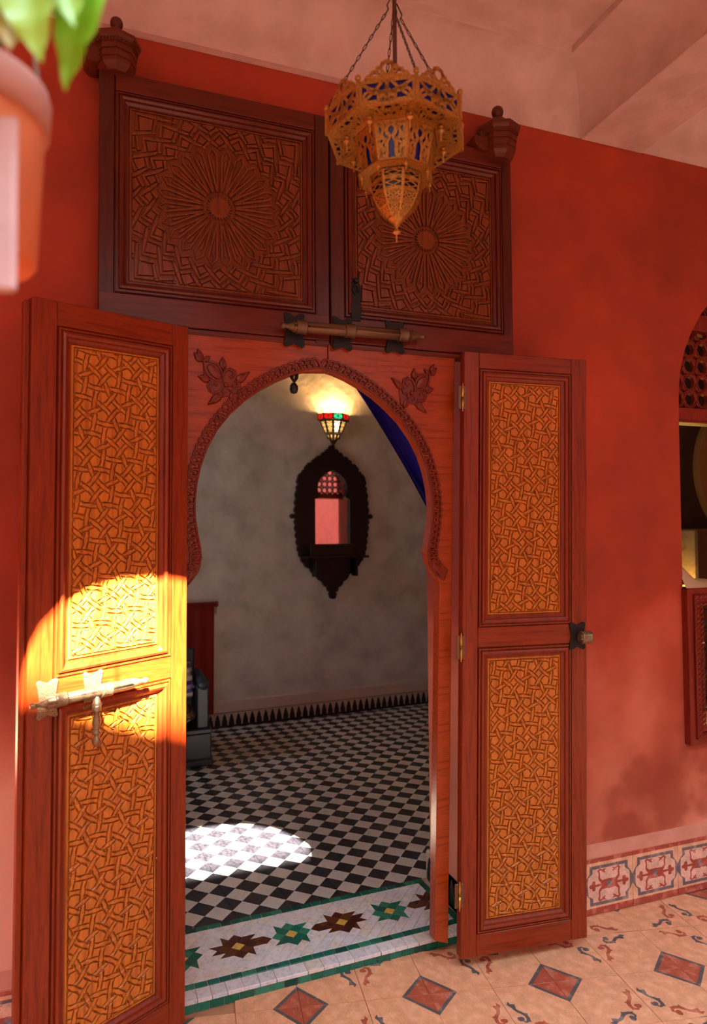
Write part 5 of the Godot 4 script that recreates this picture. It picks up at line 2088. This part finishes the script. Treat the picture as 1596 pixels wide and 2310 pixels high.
# ------------------------------------------------------------------ the arched window on the right
func make_window() -> void:
	var t := thing("carved_screen", "dark red carved lattice screen filling the top of the arched window", "screen", Vector3(2.42, 1.70, -0.09))
	var s := begin()
	box(s, Vector3(1.93, 1.708, -0.12), Vector3(2.91, 1.756, -0.045), 0.004)
	box(s, Vector3(1.93, 1.700, -0.115), Vector3(2.91, 1.709, -0.05), 0.003)
	box(s, Vector3(1.93, 2.055, -0.12), Vector3(2.91, 2.12, -0.045), 0.004)
	part("rail", s, M.red_wood, t)
	var polys := []
	var a := 0.066
	for i in 16:
		for j in 11:
			polys.append(rect(1.92 + a * i, 1.73 + a * j, 1.92 + a * (i + 1), 1.73 + a * (j + 1)))
	var pat := hankin(polys, 67.0)
	s = begin()
	for q in pat.straps:
		ribbon(s, PackedVector2Array([q[0], q[1], q[2]]), 0.0150, -0.098, -0.078 if rng.randf() < 0.5 else -0.081, 0.003)
		ribbon(s, PackedVector2Array([q[0], q[1], q[2]]), 0.004, -0.081, -0.0765, 0.001)
	part("lattice", s, M.red_wood, t)
	# the lower frame with wrought iron
	t = thing("window_frame", "carved red wooden frame with rope mouldings across the foot of the arched window", "frame", Vector3(2.42, 0.525, 0.0))
	s = begin()
	for e in [[0.0, 0.024, 0.030], [0.024, 0.042, 0.040], [0.042, 0.064, 0.028]]:
		var x0: float = 1.968 + e[0]
		var x1 := 4.84 - x0
		var y0: float = 0.522 + e[0]
		var y1: float = 1.082 - e[0] * 0.9
		var w: float = e[1] - e[0]
		box(s, Vector3(x0, y0, -0.05), Vector3(x0 + w, y1, e[2]), 0.003)
		box(s, Vector3(x1 - w, y0, -0.05), Vector3(x1, y1, e[2]), 0.003)
		box(s, Vector3(x0, y0, -0.05), Vector3(x1, y0 + w, e[2] - 0.0005), 0.003)
		box(s, Vector3(x0, y1 - w, -0.05), Vector3(x1, y1, e[2] - 0.0005), 0.003)
	var fr := part("frame_bars", s, M.red_wood, t)
	s = begin()
	for e in [[0.033, 0.040], [0.0635, 0.029]]:
		var x0: float = 1.968 + e[0]
		var y0: float = 0.522 + e[0]
		var y1: float = 1.082 - e[0] * 0.9
		var k := 0
		while y0 + 0.018 * k < y1:
			var c := Vector3(x0, y0 + 0.018 * k, e[1])
			tube(s, [c + Vector3(-0.007, -0.009, -0.001), c + Vector3(0, 0, 0.0025), c + Vector3(0.007, 0.009, -0.001)], [0.002, 0.0052, 0.002], 6)
			k += 1
		for yy in [y0, y1]:
			k = 0
			while x0 + 0.018 * k < 4.84 - x0:
				var c := Vector3(x0 + 0.018 * k, yy, e[1])
				tube(s, [c + Vector3(-0.009, -0.007, -0.001), c + Vector3(0, 0, 0.0025), c + Vector3(0.009, 0.007, -0.001)], [0.002, 0.0052, 0.002], 6)
				k += 1
	part("rope_moulding", s, M.red_wood, fr)
	t = thing("iron_grille", "black wrought iron scrollwork inside the carved frame of the arched window", "grille", Vector3(2.42, 0.58, -0.02))
	s = begin()
	box(s, Vector3(2.02, 0.985, -0.026), Vector3(2.82, 0.997, -0.014), 0.001)
	box(s, Vector3(2.02, 0.625, -0.026), Vector3(2.82, 0.637, -0.014), 0.001)
	for k in 5:
		box(s, Vector3(2.118 + 0.15 * k, 0.60, -0.026), Vector3(2.126 + 0.15 * k, 1.0, -0.018), 0.001)
	part("bars", s, M.iron, t)
	s = begin()
	for k in 5:
		for m in 4:
			for sx in [-1.0, 1.0]:
				var c := Vector2(2.122 + 0.15 * k + sx * 0.040, 0.675 + 0.09 * m)
				var p := []
				for i in 22:
					var tt := i / 21.0
					var ang := deg_to_rad((200.0 if m % 2 == 0 else 160.0) - (500.0 if m % 2 == 0 else -500.0) * tt)
					p.append(Vector3(c.x + sx * cos(ang) * 0.036 * (1.0 - 0.75 * tt), c.y + sin(ang) * 0.036 * (1.0 - 0.75 * tt), -0.02))
				tube(s, p, 0.0038, 5)
	part("scrolls", s, M.iron, t)
	t = thing("folded_cloth", "cream cloth heaped on top of the carved frame in the arched window", "cloth", Vector3(2.2, 1.08, -0.03))
	s = begin(true)
	var rows := []
	for i in 25:
		var u := i / 24.0
		var row := []
		for j in 9:
			var v := j / 8.0
			var hgt := 0.012 + (0.055 * exp(-pow((u - 0.06) / 0.10, 2)) + 0.025 * (1.0 - u)) * sin(PI * v) * (1.0 + 0.15 * sin(u * 40.0 + v * 7.0))
			row.append(Vector3(1.972 + 0.40 * u, 1.080 + hgt * (1.0 if v > 0.0 and v < 1.0 else 0.02), 0.02 - 0.16 * v))
		rows.append(row)
	for i in 24:
		for j in 8:
			quad(s, rows[i][j], rows[i + 1][j], rows[i + 1][j + 1], rows[i][j + 1])
	part("heap", s, mat(c8(200, 178, 142), 0.9), t)
	# what is seen through it
	block("wall_inner", Vector3(2.9, 0.0, -1.60), Vector3(4.7, 2.9, -1.45), rough_stone(c8(92, 80, 70), null, 0.6, 95), "dark grey plaster partition in the room, seen through the arched window")
	var arch := arc(Vector2(4.09, 1.70), 0.525, 225, -45, 40)
	slab("trim_5", arch, -1.45, -1.40, rough_stone(c8(214, 178, 112), null, 0.8, 97), "pale yellow rounded plaster arch seen through the arched window")
	block("trim_6", Vector3(3.42, 0.0, -1.45), Vector3(3.75, 1.31, -1.30), rough_stone(c8(150, 124, 88), null, 0.8, 98), "brown plaster pier below the pale rounded arch", 0.012)
	t = thing("table_lamp", "small lamp glowing low in the corner behind the arched window", "lamp", Vector3(3.365, 0.62, -1.36))
	s = begin(true)
	lathe(s, [[0.0, 0.0], [0.04, 0.0], [0.04, 0.01], [0.012, 0.02], [0.01, 0.2], [0.0, 0.205]], Vector3(3.365, 0.62, -1.36), 12)
	part("base", s, M.brass, t)
	s = begin(true)
	lathe(s, [[0.0, -0.02], [0.012, -0.016], [0.018, 0.0], [0.014, 0.014], [0.0, 0.02]], Vector3(3.365, 0.84, -1.36), 12)
	var bm := mat(c8(255, 220, 140), 0.4)
	bm.emission_enabled = true
	bm.emission = c8(255, 200, 110)
	bm.emission_energy_multiplier = 3.0
	part("bulb", s, bm, t)
	var l := OmniLight3D.new()
	l.name = "table_lamp_light"
	l.light_color = c8(255, 206, 110)
	l.light_energy = LAMP
	l.omni_range = 6.0
	l.omni_attenuation = 2.0
	l.light_size = 0.015
	l.shadow_enabled = true
	l.position = Vector3(3.365, 0.84, -1.36) - t.position
	t.add_child(l, true)
	block("trim_7", Vector3(3.2, 0.0, -1.45), Vector3(3.42, 0.62, -1.25), M.inner_wall, "low plaster ledge behind the arched window")

# ------------------------------------------------------------------ the plant close to the lens
func plant_leaf(s: SurfaceTool, base: Vector3, tip: Vector3, up: Vector3, w: float, sag: float) -> void:   # heart-shaped leaf, folded along its rib
	var d := tip - base
	var l := d.length()
	d /= l
	var sd := d.cross(up).normalized()
	var n := sd.cross(d).normalized()
	var rows := []
	for i in 15:
		var t := i / 14.0
		var hw := w * 0.5 * (pow(sin(PI * pow(t * 0.97 + 0.015, 0.62)), 0.85)) * (1.0 - 0.25 * t)
		var row := []
		for j in 7:
			var k := j / 3.0 - 1.0
			var back := -0.10 * l * (1.0 - t) * absf(k) * (1.0 if t < 0.25 else maxf(0.0, 1.0 - (t - 0.25) * 4.0))
			var c := base + d * (l * t + back) + n * (sag * sin(PI * t))
			row.append(c + sd * hw * k + n * (absf(k) * hw * 0.28 + 0.0016 * sin(t * 22.0) * absf(k)))
		rows.append(row)
	for i in 14:
		for j in 6:
			quad(s, rows[i][j], rows[i][j + 1], rows[i + 1][j + 1], rows[i + 1][j])

func make_planter() -> void:
	var t := thing("hanging_planter", "trailing green plant in a terracotta pot hung close to the viewer at the top left", "plant", Vector3(-0.11, 1.46, 1.36))
	var s := begin(true)
	var c := Vector3(-0.119, 1.515, 1.28)
	var clay := rough_stone(c8(206, 104, 54), null, 3.0, 111)
	lathe(s, [[0.0, 0.0], [0.057, 0.0], [0.061, 0.004], [0.0665, 0.12], [0.0665, 0.122]], c, 40)
	var pot := part("pot", s, clay, t)
	s = begin(true)
	lathe(s, [[0.0665, 0.120], [0.0705, 0.122], [0.0715, 0.148], [0.070, 0.154], [0.064, 0.154], [0.062, 0.12], [0.0, 0.12]], c, 40)
	part("rim", s, rough_stone(c8(190, 128, 108), null, 3.0, 113), pot)
	s = begin()
	var side := Vector3(0.94, 0, 0.342)
	var outn := Vector3(-0.342, 0, 0.94)
	X = X * Transform3D(Basis(side, Vector3.UP, outn), Vector3(-0.064, 1.460, 1.384))
	box(s, Vector3(-0.11, 0.0, -0.007), Vector3(0.0, 0.132, 0.0), 0.003)
	X = Transform3D(Basis(), -t.position)
	part("pale_plaque", s, rough_stone(c8(190, 148, 138), null, 3.0, 115), t, "pale pink plaque")
	s = begin()
	for k in 3:
		var a := TAU * k / 3.0 + 0.4
		tube(s, [c + Vector3(cos(a) * 0.068, 0.15, sin(a) * 0.068), c + Vector3(0, 0.75, 0), Vector3(c.x, 2.86, c.z)], 0.0018, 5)
	part("cord", s, M.cords, t)
	var greens := []
	for q in [c8(120, 170, 34), c8(150, 186, 70), c8(96, 150, 28), c8(196, 190, 120)]:
		var m := mat(q, 0.4)
		m.backlight_enabled = true
		m.backlight = Color(q.r * 0.6, q.g * 0.7, q.b * 0.3)
		greens.append(m)
	var leaf := [[LEAF[0], LEAF[1], 0.040, 0.004, 0], [LEAF[2], LEAF[3], 0.046, 0.006, 1], [LEAF[4], LEAF[5], 0.036, -0.004, 3], [LEAF[6], LEAF[7], 0.040, 0.004, 2], [LEAF[8], LEAF[9], 0.04, 0.004, 1]]
	for q in leaf:
		s = begin(true)
		plant_leaf(s, q[0], q[1], Vector3(-0.34, 0.1, 0.94), q[2], q[3])
		part("leaf", s, greens[q[4]], t)
		s = begin(true)
		var root := c + Vector3(0, 0.13, 0)
		tube(s, [root, (root + q[0]) / 2 + Vector3(0, 0.035, 0), q[0]], 0.0014, 5)
		part("stem", s, greens[2], t)
